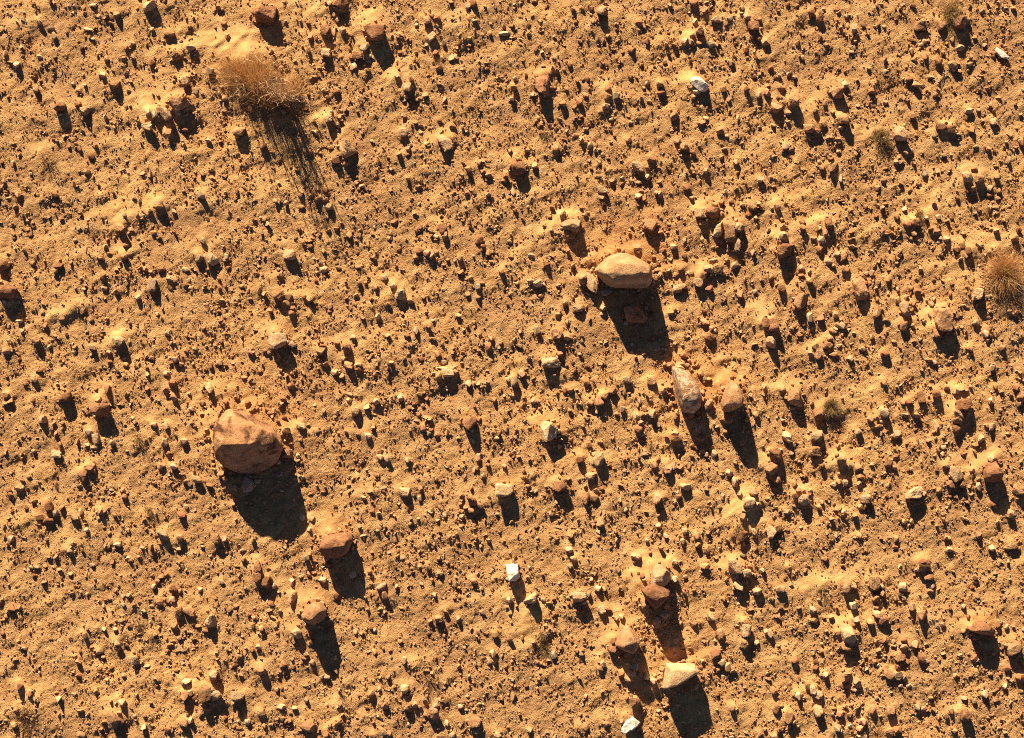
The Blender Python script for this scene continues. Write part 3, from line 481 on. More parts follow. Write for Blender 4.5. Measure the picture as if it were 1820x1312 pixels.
# soft wind-blown drifts seen in the photograph: x, y, radius x, radius y, weight
DRIFTS = [(432,92,62,34,1.3),(395,70,50,30,.8),(250,182,50,20,.9),(60,262,50,16,.7),(215,375,60,24,.9),(330,438,34,14,.9),(270,362,40,16,.6),
 (970,402,44,16,1),(1085,442,40,10,.35),(1232,474,22,12,1.1),(1385,370,30,30,.7),(1448,388,34,16,.9),(1640,372,40,22,.8),(1700,480,30,20,.9),
 (1760,435,34,26,.9),(1535,230,34,16,.8),(1640,322,36,18,.8),(1345,540,20,14,.8),(1600,560,40,14,.6),(1650,560,26,18,.8),(1290,688,20,24,1),
 (1455,715,22,18,1),(1690,720,22,18,1),(1735,820,30,16,.9),(1310,905,44,24,1.1),(1345,930,22,16,.8),(1285,1000,18,14,.8),(1150,1015,46,16,1),(1015,1000,50,16,.8),
 (940,1085,46,26,.9),(1060,1160,36,22,.5),(920,1140,34,18,.7),(1455,1035,54,18,.8),(1590,1005,36,18,.7),(1700,1110,34,18,.7),(590,1242,34,12,.9),(735,1168,36,12,1),
 (648,866,26,10,1),(650,745,34,12,.7),(372,775,12,40,.9),(260,905,34,14,.7),(560,207,28,10,.9),(790,240,40,14,.8),(885,120,1,1,0),(1050,150,30,10,.7),
 (60,1225,50,18,.8),(120,545,50,12,.8),(180,1100,60,14,.6),(205,600,30,14,.6),(820,830,50,14,.5),(700,130,30,30,.4),(560,20,60,26,.6),(820,40,50,22,.6),
 (1700,330,50,14,.7),(1230,60,28,18,.8),(1440,175,34,18,.7),(1225,140,22,14,1),(1000,700,40,20,.5),(1160,700,26,26,.7),(1290,385,24,18,.7),(520,760,26,20,.6),
 (500,1100,36,26,.5),(1540,560,24,20,.5),(330,1215,60,14,.5),(1130,1195,30,16,.3),(1755,690,36,12,.6),(845,1060,60,16,.4),(1010,580,50,22,.4),(160,940,60,16,.4),
 (30,40,50,18,.4),(320,60,60,24,.5),(230,250,60,14,.5),(480,330,60,18,.4),(1640,640,60,16,.4),(1540,700,50,16,.5),(1040,840,60,20,.35),(1190,560,50,26,.35)]
drift = np.zeros_like(XX); rust = np.zeros_like(XX); mound = np.zeros_like(XX)
def splat(arr, px, py, rx, ry, w, power=1.0, ang=0.0):
    R = 2.8 * max(rx, ry) * S
    x, y = wx(px), wy(py)
    i0, i1 = np.searchsorted(xs, x - R), np.searchsorted(xs, x + R)
    j0, j1 = np.searchsorted(ys, y - R), np.searchsorted(ys, y + R)
    if i1 <= i0 or j1 <= j0: return
    dx, dy = XX[j0:j1, i0:i1] - x, YY[j0:j1, i0:i1] - y
    c, s = math.cos(ang), math.sin(ang)
    u, v = (dx * c + dy * s) / (rx * S), (-dx * s + dy * c) / (ry * S)
    arr[j0:j1, i0:i1] += w * np.exp(-(u * u + v * v) ** power)
for (px, py, rx, ry, w) in DRIFTS:
    if w <= 0: continue
    splat(drift, px, py, rx * .9, ry * .95, w * .85, 1.0, 0.35)
    splat(mound, px + 6, py + 9, rx * 1.05, ry * 1.15, w * min(rx, ry) * S * 0.20, 1.0, 0.35)
allst = STONES + SPECIAL
for s in allst:
    m = min(s['w'], s['h'])
    if m < 9: continue
    if m > 50:
        splat(drift, s['x'] - m * .3, s['y'] - m * .45, m * .7, m * .5, .5); splat(mound, s['x'], s['y'], m * .62, m * .62, m * S * .10)
        continue
    splat(drift, s['x'] - m * .35, s['y'] - m * .75, m * .95, m * .75, 0.28 + 0.012 * m)
    splat(mound, s['x'] - m * .1, s['y'] - m * .15, m * .95, m * .85, m * S * 0.17)
for s in allst:
    m = max(s['w'], s['h'])
    if m > 26: splat(rust, s['x'] + m * .1, s['y'] - m * .2, m * .72, m * .66, min(.85, m / 75))
rust = np.clip(rust * (1 + .3 * field(12, .03, .2)) + .06 * np.maximum(field(13, .1, .8), 0), 0, .85)
streak = field(3, 0.035, 0.30, 2.6, math.radians(27))
patch = .75 * field(4, 0.20, 1.1, 2.0, math.radians(22)) + .5 * field(14, 0.10, .5, 1.3, math.radians(60))
drift = np.clip(drift * 0.95 + 0.10 * patch + 0.07 * streak + 0.08, 0, 1)
crumb = field(7, 0.012, 0.07)
crumb2 = field(8, 0.012, 0.035)
H = (0.0078 * patch + 0.0016 * streak + mound
     + (1 - 0.85 * drift) * (0.0018 * np.maximum(crumb, -1.2) + 0.0019 * np.maximum(crumb2 - .4, 0) ** 1.3 * 2.2)
     + drift * 0.0006 * field(9, 0.03, 0.12, 3.0, math.radians(-14)))
# low outer undulation, and a soft edge between the fine field and it
def outer(x, y):
    P = np.stack([x.ravel() * 0.5, y.ravel() * 0.9, np.zeros(x.size)], 1)
    return (0.02 * vnoise(P, 5) + 0.006 * vnoise(P * 4, 6)).reshape(x.shape)
win = np.clip((GX - np.abs(XX)) / 0.35, 0, 1) * np.clip((GY - np.abs(YY)) / 0.35, 0, 1)
H = H * win + outer(XX, YY) * (1 - win)
drift = drift * win + 0.15 * (1 - win)

def ground_z(x, y):
    x = np.asarray(x, float); y = np.asarray(y, float)
    fx = np.clip((x - xs[0]) / GD, 0, nx - 1.001); fy = np.clip((y - ys[0]) / GD, 0, ny - 1.001)
    i, j = fx.astype(int), fy.astype(int); u, v = fx - i, fy - j
    z = (H[j, i] * (1 - u) * (1 - v) + H[j, i + 1] * u * (1 - v) + H[j + 1, i] * (1 - u) * v + H[j + 1, i + 1] * u * v)
    inside = (np.abs(x) < GX) & (np.abs(y) < GY)
    return np.where(inside, z, outer(x, y))

def tail(start, step):
    out, v = [], start
    while v < 2500:
        step *= 1.16; v += step; out.append(v)
    return np.array(out)
tx, ty = tail(xs[-1], 0.03), tail(ys[-1], 0.03)
gx = np.concatenate([-tx[::-1], xs, tx]); gy = np.concatenate([-ty[::-1], ys, ty])
AX, AY = np.meshgrid(gx, gy)
AZ = outer(AX, AY)
AZ[len(ty):len(ty) + ny, len(tx):len(tx) + nx] = H
AD = np.full_like(AZ, 0.15); AD[len(ty):len(ty) + ny, len(tx):len(tx) + nx] = drift
W_, H_ = len(gx), len(gy)
idx = np.arange(W_ * H_).reshape(H_, W_)
quads = np.stack([idx[:-1, :-1], idx[:-1, 1:], idx[1:, 1:], idx[1:, :-1]], -1).reshape(-1)
gm = new_mesh('ground', np.stack([AX, AY, AZ], -1).reshape(-1, 3), quads, 4, [M_GROUND])
at = gm.attributes.new('drift', 'FLOAT', 'POINT'); at.data.foreach_set('value', AD.ravel().astype(np.float32))
AR = np.zeros_like(AZ); AR[len(ty):len(ty) + ny, len(tx):len(tx) + nx] = rust
at = gm.attributes.new('rust', 'FLOAT', 'POINT'); at.data.foreach_set('value', AR.ravel().astype(np.float32))
ground = bpy.data.objects.new('ground', gm); COL.objects.link(ground)
ground['kind'] = 'structure'
ground['label'] = 'ochre desert ground of windblown sand and gravel'

# ---------------------------------------------------------------- rock shapes
import bmesh
ICO = {}
def ico(sub):
    if sub not in ICO:
        bm = bmesh.new(); bmesh.ops.create_icosphere(bm, subdivisions=sub, radius=1.0)
        v = np.array([x.co[:] for x in bm.verts]); f = np.array([[x.index for x in y.verts] for y in bm.faces]).ravel()
        bm.free(); ICO[sub] = (v / np.linalg.norm(v, axis=1)[:, None], f)
    return ICO[sub]

def polyhedral(D, Nn, Cc, p):
    q = np.maximum(D @ Nn.T, 0) / Cc[None, :]
    return (q ** p).sum(1) ** (-1.0 / p)

def chip(P, r, k, lo, hi, up=False):
    """Break flat facets off a rock."""
    P = P.copy()
    for _ in range(k):
        n = r.standard_normal(3)
        if up and n[2] < -.2: n[2] = -n[2]
        n /= np.linalg.norm(n)
        d = P @ n; c = d.max() * r.uniform(lo, hi)
        over = np.maximum(d - c, 0)
        P -= over[:, None] * n * .94
    return P

def generic_shape(D, r, style=None):
    """Unit rock fitted to the box -1..1."""
    k = int(r.integers(4, 10))
    Nn = r.standard_normal((k, 3)); Nn /= np.linalg.norm(Nn, axis=1)[:, None]
    Cc = r.uniform(0.5, 0.95, k)
    ax = np.array([[1, 0, 0], [-1, 0, 0], [0, 1, 0], [0, -1, 0], [0, 0, 1], [0, 0, -1]], float) + r.normal(0, .18, (6, 3))
    ax /= np.linalg.norm(ax, axis=1)[:, None]
    Nn = np.concatenate([Nn, ax]); Cc = np.concatenate([Cc, r.uniform(.8, 1.0, 6)])
    p = r.choice([12, 20, 36, 60, 90])
    P = D * polyhedral(D, Nn, Cc, p)[:, None]
    P = chip(P, r, 7, .78, .96)
    o = r.uniform(0, 50, 3)
    amp = r.uniform(.05, .11)
    P *= (1 + amp * vnoise(P * 1.7 + o, 1) + amp * .55 * vnoise(P * 4.3 + o, 2) + amp * .3 * vnoise(P * 9 + o, 3))[:, None]
    lo, hi = P.min(0), P.max(0)
    return (P - (lo + hi) / 2) / ((hi - lo) / 2)

def fit(P, w, h, ang, zt):
    """Scale a unit rock to w x h pixels (tilted by ang), standing zt metres high above its bedding."""
    Q = P * np.array([w / 2 * S, h / 2 * S, 1])
    a = -math.radians(ang); c, s = math.cos(a), math.sin(a)
    X = Q[:, 0] * c - Q[:, 1] * s; Y = Q[:, 0] * s + Q[:, 1] * c
    return np.stack([X, Y, P[:, 2] * zt * .62 + zt * .27], 1)

def special_mesh(sp):
    D, F = ico(6 if sp['w'] > 90 else 5)
    o3 = np.array([sp['x'], sp['y'], sp['zc']], float)
    Ns, Cs = [], []
    out = np.array(sp['out'], float)
    n = len(out)
    for i in range(n):
        a, b = out[i], out[(i + 1) % n]
        e = b - a; nn = np.array([e[1], -e[0]]); nn /= np.linalg.norm(nn)
        mid = (a + b) / 2
        if nn @ (mid - o3[:2]) < 0: nn = -nn
        for tilt, z in ((80, sp['zc'] * .9), (108, sp['zc'] * .9)):
            t = math.radians(tilt)
            N3 = np.array([nn[0] * math.sin(t), nn[1] * math.sin(t), math.cos(t)])
            Ns.append(N3); Cs.append(N3 @ (np.array([mid[0], mid[1], z]) - o3))
    for (pt, z, d, tilt) in sp['faces']:
        d = np.array(d, float); d /= np.linalg.norm(d); t = math.radians(tilt)
        N3 = np.array([d[0] * math.sin(t), d[1] * math.sin(t), math.cos(t)])
        Ns.append(N3); Cs.append(N3 @ (np.array([pt[0], pt[1], z]) - o3))
    Ns.append(np.array([0, 0, -1.0])); Cs.append(sp['zc'] + 10)
    Nn = np.array(Ns); Cc = np.maximum(np.array(Cs), 1.0)
    R = polyhedral(D, Nn, Cc, sp['p'] * 2.4)
    P = D * R[:, None]
    m = max(sp['w'], sp['h']) / 2
    r = np.random.default_rng(abs(hash(sp['key'])) % 1000 if False else ord(sp['key']))
    off = r.uniform(0, 40, 3)
    P = chip(P, r, 6 if sp['key'] == 'V' else 26, .89, .99, up=True)
    q = P / m
    # restore the outline that the rounded corners ate, then weather it
    lo, hi = P.min(0), P.max(0)
    P[:, 0] = (P[:, 0] - (lo[0] + hi[0]) / 2) * sp['w'] / (hi[0] - lo[0]); P[:, 1] = (P[:, 1] - (lo[1] + hi[1]) / 2) * sp['h'] / (hi[1] - lo[1])
    a = sp['rough']
    strata = vnoise(np.stack([q[:, 0] * 1.2 + 3, q[:, 1] * 1.2 + q[:, 2] * 2, q[:, 2] * 9 + q[:, 1] * 4], 1) + off, 4)
    ridged = 1 - np.abs(vnoise(q * 3.1 + off, 7)) * 2
    P *= (1 + a * vnoise(q * 2.2 + off, 1) + a * .55 * vnoise(q * 5.5 + off, 2) + a * .32 * vnoise(q * 13 + off, 3) + a * .35 * strata - a * .35 * np.maximum(ridged - .5, 0))[:, None]
    Q = np.stack([P[:, 0] * S, -P[:, 1] * S, (P[:, 2] + sp['zc']) * S], 1)
    return new_mesh('boulder', Q, F, 3, [ROCK[sp['c']]]), float((P[:, 2] + sp['zc']).max() * S)

def parallax(px, py, z):
    k = 1 - z / CAM_H
    return wx(px) * k, wy(py) * k

SPECIAL_LABEL = {
 'A': 'largest boulder, domed red-brown rock with a dark shaded lower face',
 'B': 'wide ridged boulder with a bright crest and a small red rock in its shadow',
 'D': 'tall pale slab with brown stains just right of centre',
 'R': 'orange wedge rock with a bright left flank beside the pale stained slab',
 'M': 'oblong red rock below and right of the largest boulder',
 'N': 'humped orange rock with a long shadow in the lower left',
 'S': 'angular red rock leaning on a cream stone in the lower middle',
 'U': 'egg-shaped orange rock with small stones piled around its foot',
 'V': 'flat-topped cream block with a white edge near the bottom',
 'K': 'pointed rust rock with a black lower face at the right',
 'Y': 'low humped brown rock near the lower right corner',
}
# things to steer by: x, y, short name
MARKS = [(441,785,'largest boulder'),(1108,480,'ridged boulder'),(1221,694,'pale stained slab'),(1302,704,'orange wedge rock'),(598,969,'oblong red rock'),(558,1090,'humped orange rock'),
 (1166,1057,'angular red rock'),(1116,1137,'egg-shaped orange rock'),(1210,1200,'white-edged block'),(1766,838,'black-faced pointed rock'),(1746,1117,'humped brown rock'),
 (465,140,'big straw bush'),(1785,480,'right-edge bush'),(1566,240,'shrub by the peaked rock'),(1476,720,'fuzzy brown shrub'),(1690,20,'dark shrub at top right'),
 (764,1212,'sprawling black weed'),(48,1270,'bottom left corner weed'),(965,1140,'grey-brown weed pair'),(88,290,'sparse upper-left weed')]
OWN = [  # stones that get a label of their own and serve as marks: x, y, mark name, label
 (470,26,'brown top-edge dome','brown domed rock above the big straw bush near the top edge'),
 (666,58,'square red rock','square rust-red rock with a long shadow near the top, left of centre'),
 (1244,149,'top white quartz stone','bright white quartz stone in the upper right half'),
 (911,1018,'white fin stone','white fin-shaped stone standing alone below the centre'),
 (1121,1288,'bottom-edge white stone','white and grey lumpy stone by the bottom edge'),
 (1128,557,'shaded red rock','round red rock lying in the shadow of the ridged boulder'),
 (1676,568,'tall brown slab','tall brown rock with a dark notch in the right part'),
 (976,767,'cream egg rock','cream egg-shaped rock standing alone near the centre'),
 (12,520,'brown rock on the left edge','large brown rock cut by the left edge'),
 (1298,409,'leaning block','tall orange block leaning in the boulder cluster right of centre'),
 (1508,1126,'white-topped cleft rock','cream rock with a bright white top in the lower right'),
 (1529,514,'leaf-shaped slab','thin leaf-shaped orange slab lying aslant in the right part'),
 (1413,705,'smooth orange oval','smooth orange oval rock left of the fuzzy shrub'),
 (494,606,'flat round tan rock','flat round tan rock with an orange pebble at its right'),
 (1396,444,'dark-fronted rust rock','rust rock with a dark front and pointed shadow'),
 (964,150,'triangular rust rock','upright triangular rust-brown rock near the top middle'),
 (320,186,'two-pebble orange rock','wide orange rock with two pebbles at its foot'),
 (177,728,'diamond-shaped rock','diamond-shaped rust rock in the left part'),
 (791,252,'slanted two-tone rock','slanted two-tone cream and rust rock in the upper middle'),
 (1015,400,'lumpy two-stone rock','lumpy tan rock with a brown stone tucked below it'),
 (978,644,'pale oval rock','pale oval rock lying left of the centre shadow'),
 (1712,720,'right-hand stone column','curved rust rock topping a column of four stones'),
 (1801,1152,'right-edge orange rock','lumpy orange rock at the right edge near the bottom'),
 (365,1235,'bottom-left humped stone','humped orange stone among a row of stones near the bottom left'),
 (922,298,'flat upper-middle red stone','flat rust-red stone in the upper middle'),
 (833,752,'small square rust rock','square rust rock with a pointed shadow left of centre'),
 (1601,236,'peaked tan rock','peaked tan rock right of a small fuzzy shrub'),
 (1156,400,'peaked orange rock','peaked orange rock above the ridged boulder'),
 (896,871,'lumpy cream stone','lumpy tan stone in the middle, below the square rust rock'),
 (1780,97,'white sliver','long white sliver of rock near the top right corner'),
 (1625,875,'pale rock at the right','pale broad rock in the right part above lower scatter'),
 (718,875,'rimmed tan stone','round tan stone with a pale rim left of the middle'),
 (208,606,'cream oval stone','cream oval stone standing alone in the left part'),
 (632,732,'tan ball stone','round tan stone standing alone right of the largest boulder'),
 (585,78+0,'tall brown pebble','tall brown stone below the top edge, right of the brown dome'),
]

COLOUR = {'p': 'cream', 't': 'tan', 'o': 'orange-brown', 'r': 'rust-brown', 'd': 'blackish', 'g': 'grey', 'w': 'white', 's': 'pale'}
def label_stones(stones):
    marks = list(MARKS); done = set()
    for (x, y, mk, lab) in OWN:
        best = min(stones, key=lambda s: (s['x'] - x) ** 2 + (s['y'] - y) ** 2)
        if math.hypot(best['x'] - x, best['y'] - y) < 8 and id(best) not in done:
            best['ob']['label'] = lab; done.add(id(best)); marks.append((best['x'], best['y'], mk))
    words = ['right of', 'above and right of', 'above', 'above and left of', 'left of', 'below and left of', 'below', 'below and right of']
    rest = [s for s in stones if id(s) not in done]
    bins = {}
    for s in rest:
        near = sorted(marks, key=lambda m: math.hypot(s['x'] - m[0], s['y'] - m[1]))
        m = near[0]
        d = math.hypot(s['x'] - m[0], s['y'] - m[1])
        k = int(round(math.atan2(-(s['y'] - m[1]), s['x'] - m[0]) / (math.pi / 4))) % 8
        big = s['w'] * s['h']
        s['size'] = 'sizeable' if big > 420 else 'medium' if big > 270 else 'small'
        ar = s['w'] / s['h']
        s['shape'] = 'elongated' if max(ar, 1 / ar) > 1.75 else 'wide' if ar > 1.3 else 'tall' if ar < .77 else 'roundish'
        s['d'] = d
        bins.setdefault((m[2], words[k]), []).append(s)
    order = ['nearest', 'second nearest', 'third nearest', 'fourth nearest', 'fifth nearest', 'sixth nearest', 'seventh nearest', 'eighth nearest', 'ninth nearest', 'tenth nearest']
    for (mk, wd), L in bins.items():
        same = {}
        for s in sorted(L, key=lambda s: s['d']): same.setdefault((s['size'], COLOUR[s['c']], s['shape']), []).append(s)
        for (sz, co, sh), G in same.items():
            for i, s in enumerate(G):
                o = '' if len(G) == 1 else ', ' + order[i]
                s['ob']['label'] = '%s %s %s stone%s %s the %s' % (sz, co, sh, o, wd, mk)


things = []
for sp in SPECIAL:
    me, top = special_mesh(sp)
    ob = bpy.data.objects.new('boulder', me); COL.objects.link(ob)
    x, y = parallax(sp['x'], sp['y'], top * .45)
    ob.location = (x, y, float(ground_z(x, y)) - 0.012)
    ob['category'] = 'boulder'; ob['label'] = SPECIAL_LABEL[sp['key']]; ob['group'] = 'larger rocks standing on the desert gravel'
PLACED = []
for i, s in enumerate(STONES[:N_THINGS]):
    r = np.random.default_rng(1000 + i)
    m = min(s['w'], s['h'])
    D, F = ico(4 if s['w'] * s['h'] > 420 else 3)
    zt = m * S * r.uniform(0.80, 1.15)
    if abs(s['x'] - 1128) < 2 and abs(s['y'] - 557) < 2: zt = .205
    if s['w'] > 1.75 * s['h']: zt *= 1.15
    P = fit(generic_shape(D, r), s['w'] * 1.04, s['h'] * 1.04, s['a'], zt)
    me = new_mesh('stone', P, F, 3, [ROCK[s['c']]], smooth=False)
    s['zt'] = zt
    x, y = parallax(s['x'], s['y'], zt * .5)
    nm = 'quartz_stone' if s['c'] == 'w' else 'stone'
    ob = bpy.data.objects.new(nm, me); COL.objects.link(ob)
    ob.location = (x, y, float(ground_z(x, y)) - zt * .04)
    ob['category'] = 'stone'; ob['group'] = 'loose stones scattered over the desert ground'
    s['ob'] = ob
label_stones(STONES[:N_THINGS])

# ---------------------------------------------------------------- gravel: every stone past the three hundred largest, and the grit, one object
PAL = {'p': (0.46, 0.295, 0.155), 't': (0.46, 0.28, 0.15), 'o': (0.38, 0.19, 0.085), 'r': (0.28, 0.12, 0.055), 'd': (0.12, 0.065, 0.04), 'g': (0.30, 0.205, 0.13), 'w': (0.52, 0.40, 0.27)}
gx_, gy_, gw, gh, gc = [], [], [], [], []
for s in STONES[N_THINGS:]:
    gx_.append(s['x']); gy_.append(s['y']); gw.append(s['w']); gh.append(s['h']); gc.append(s['c'])
rs = np.random.default_rng(66)
for s in allst:
    m = max(s['w'], s['h'])
    if m < 24: continue
    for _ in range(int(m * (.5 if m > 50 else .32))):
        a = rs.uniform(0, 2 * math.pi); q = rs.uniform(.98, 1.28)
        d = rs.uniform(2.6, 6.5) * (1 + (m > 60) * .3)
        gx_.append(s['x'] + math.cos(a) * s['w'] / 2 * q); gy_.append(s['y'] + math.sin(a) * s['h'] / 2 * q)
        gw.append(d * rs.uniform(.8, 1.4)); gh.append(d * rs.uniform(.8, 1.2)); gc.append(rs.choice(['o', 'r', 't', 'o']))
n_cat = len(gx_)
occ = np.array([[s['x'], s['y'], max(s['w'], s['h'])] for s in STONES[:N_THINGS]] + [[s['x'], s['y'], max(s['w'], s['h'])] for s in SPECIAL])
def scatter(n, dmin, dmax, expo, seed, marg, thin):
    r = np.random.default_rng(seed)
    out = []
    M = int(n * 4.4)
    X = r.uniform(-marg, PW + marg, M); Y = r.uniform(-marg, PH + marg, M)
    x, y = wx(X), wy(Y)
    i = np.clip(((x - xs[0]) / GD).astype(int), 0, nx - 1); j = np.clip(((y - ys[0]) / GD).astype(int), 0, ny - 1)
    dens = clump[j, i] * (1 - thin * drift[j, i]) 
    dens *= 0.80 + 0.35 * np.clip(X / PW, 0, 1)
    keep = r.random(M) < dens / 2.5
    X, Y = X[keep][:n], Y[keep][:n]
    u = r.random(len(X))
    d = (dmin ** (1 - expo) + u * (dmax ** (1 - expo) - dmin ** (1 - expo))) ** (1 / (1 - expo))
    return X, Y, d
clump = np.clip(.75 + 0.85 * field(21, 0.045, 0.35) + 0.45 * field(22, 0.2, 1.3) + .35 * field(23, .03, .12), 0.04, 4.0)
print('gravel', n_cat)
cols = list(PAL)
tiers = [scatter(7800, 4.6, 10.5, 3.8, 31, 160, .8), scatter(58000, 1.9, 4.8, 2.8, 32, 90, .95)]

def build_gravel():
    allco, allf, alltint, base = [], [], [], 0
    def hull(r, k, flat=0.0):
        """A broken chip: the convex hull of k random points, fitted to the box -1..1."""
        Q = r.standard_normal((k, 3)); Q /= np.linalg.norm(Q, axis=1)[:, None]; Q *= r.uniform(.72, 1.05, (k, 1))
        bm = bmesh.new()
        for q in Q: bm.verts.new(q)
        res = bmesh.ops.convex_hull(bm, input=bm.verts[:])
        bmesh.ops.delete(bm, geom=[v for v in bm.verts if not v.link_faces], context='VERTS')
        bm.verts.index_update()
        bm.verts.ensure_lookup_table()
        v = np.array([x.co[:] for x in bm.verts]); f = np.array([[x.index for x in y.verts] for y in bm.faces]).ravel(); bm.free()
        lo, hi = v.min(0), v.max(0); v = (v - (lo + hi) / 2) / ((hi - lo) / 2)
        return v * np.array([1, 1, 1 - flat]), f
    rh = np.random.default_rng(404)
    LIB2 = [hull(rh, int(rh.integers(16, 26))) for _ in range(90)]
    LIB1 = [hull(rh, int(rh.integers(9, 15)), rh.choice([0, 0, .35, .6])) for _ in range(90)]
    LIB0 = [hull(rh, int(rh.integers(6, 9)), rh.choice([0, 0, .3, .55])) for _ in range(70)]
    def add(X, Y, Wp, Hp, ch, lib, seed, keeprot):
        nonlocal base
        r = np.random.default_rng(seed); n = len(X)
        kk = r.integers(0, len(lib), n); ch = np.array(ch)
        for q, (V, F) in enumerate(lib):
            s = np.nonzero(kk == q)[0]; m_ = len(s)
            if m_ == 0: continue
            P = np.repeat(V[None], m_, 0)
            if not keeprot:
                a = r.uniform(0, 2 * math.pi, m_); t_ = r.normal(0, .5, m_)
                c_, s_ = np.cos(t_)[:, None], np.sin(t_)[:, None]
                P = np.stack([P[..., 0], P[..., 1] * c_ - P[..., 2] * s_, P[..., 1] * s_ + P[..., 2] * c_], -1)
                c_, s_ = np.cos(a)[:, None], np.sin(a)[:, None]
                P = np.stack([P[..., 0] * c_ - P[..., 1] * s_, P[..., 0] * s_ + P[..., 1] * c_, P[..., 2]], -1)
            mm = np.minimum(Wp[s], Hp[s]) * S
            zt = mm * (r.uniform(.65, 1.1, m_) if keeprot else r.uniform(.7, 1.4, m_))
            P = P * np.stack([Wp[s] * S / 2, Hp[s] * S / 2, zt * .62], 1)[:, None, :]
            x, y = wx(X[s]), wy(Y[s]); z = ground_z(x, y)
            P += np.stack([x, y, z + zt * .26], 1)[:, None, :]
            nv = P.shape[1]
            allco.append(P.reshape(-1, 3))
            allf.append((F[None, :] + (np.arange(m_) * nv)[:, None] + base).ravel())
            base += m_ * nv
            t = np.array([PAL[c] for c in ch[s]]) * r.uniform(.72, 1.22, (m_, 1)) * r.uniform(.95, 1.05, (m_, 3))
            if not keeprot: t = t * .60 + np.array([.36, .20, .09]) * .36
            alltint.append(np.repeat(t, nv, 0))
    add(np.array(gx_), np.array(gy_), np.array(gw) * 1.04, np.array(gh) * 1.04, gc, LIB2, 1, True)
    r = np.random.default_rng(77)
    for (X, Y, d), lib, sd in ((tiers[0], LIB1, 2), (tiers[1], LIB0, 3)):
        if len(X) > 20000:
            far = None
        d2 = ((X[:, None] - occ[None, :, 0]) ** 2 + (Y[:, None] - occ[None, :, 1]) ** 2) < (occ[None, :, 2] * .42) ** 2
        ok = ~d2.any(1)
        X, Y, d = X[ok], Y[ok], d[ok]
        ar = r.uniform(.78, 1.3, len(X))
        ch = r.choice(cols, len(X), p=[.03, .33, .41, .20, .02, .01, 0])
        add(X, Y, d * ar, d / ar, ch, lib, sd, False)
    co = np.concatenate(allco); f = np.concatenate(allf)
    me = new_mesh('gravel', co, f, 3, [M_GRAVEL], smooth=False)
    t = np.concatenate(alltint)
    ca = me.color_attributes.new('tint', 'FLOAT_COLOR', 'POINT')
    ca.data.foreach_set('color', np.concatenate([t, np.ones((len(t), 1))], 1).astype(np.float32).ravel())
    ob = bpy.data.objects.new('gravel', me); COL.objects.link(ob)
    ob['kind'] = 'stuff'; ob['category'] = 'gravel'
    ob['label'] = 'small tan and rust gravel strewn over the sandy ground'
    print('gravel tris', len(f) // 3)
build_gravel()

# ---------------------------------------------------------------- dry plants
def strands(name, parent, mat, curves, widths, kind=None, tube=False):
    """curves: list of (n,3) arrays; each becomes a thin tapering blade or, with tube, a three sided stem."""
    co, f, base = [], [], 0
    for c, w in zip(curves, widths):
        n = len(c); T = np.gradient(c, axis=0); T /= np.linalg.norm(T, axis=1)[:, None] + 1e-9
        ref = np.array([random.gauss(0, 1), random.gauss(0, 1), random.gauss(0, 1)])
        A = np.cross(T, ref); A /= np.linalg.norm(A, axis=1)[:, None] + 1e-9
        taper = np.linspace(1, .35, n)[:, None] * w / 2
        if tube:
            B = np.cross(T, A); k = 3
            ring = [c + taper * (A * math.cos(q) + B * math.sin(q)) for q in (0, 2.094, 4.189)]
        else:
            k = 2; ring = [c - A * taper, c + A * taper]
        V = np.stack(ring, 1).reshape(-1, 3); co.append(V)
        i = np.arange(n - 1)[:, None] * k + base
        for a in range(k if tube else 1):
            b = (a + 1) % k
            f.append(np.concatenate([i + a, i + b, i + k + b, i + k + a], 1).ravel())
        base += len(V)
    me = new_mesh(name, np.concatenate(co), np.concatenate(f), 4, [mat], smooth=tube)
    ob = bpy.data.objects.new(name, me); COL.objects.link(ob)
    if parent is not None: ob.parent = parent
    if kind: ob['kind'] = kind
    return ob

def curve(p0, az, lean, length, bend, n=7, wob=.08, kink=0.0):
    """A stem from p0, leaning lean from upright towards az and bending over by bend."""
    pts = [np.array(p0, float)]; a, l = az, lean
    for i in range(n - 1):
        d = np.array([math.cos(a) * math.sin(l), math.sin(a) * math.sin(l), math.cos(l)])
        pts.append(pts[-1] + d * length / (n - 1))
        l += bend / (n - 1) + random.gauss(0, wob); a += random.gauss(0, wob * 1.6 + kink)
        l = min(l, 2.0)
    return np.array(pts)

def plant_root(name, px, py, label, cat, group=None):
    e = bpy.data.objects.new(name, None); COL.objects.link(e)
    x, y = wx(px), wy(py)
    e.location = (x, y, float(ground_z(x, y)))
    e.empty_display_size = .1
    e['label'] = label; e['category'] = cat
    if group: e['group'] = group
    return e

def rel(e, cs):
    """Keep strands above the ground under them."""
    out = []
    for c in cs:
        g = ground_z(c[:, 0] + e.location.x, c[:, 1] + e.location.y) - e.location.z
        c = c.copy(); c[:, 2] = np.maximum(c[:, 2], g + .004); out.append(c)
    return out

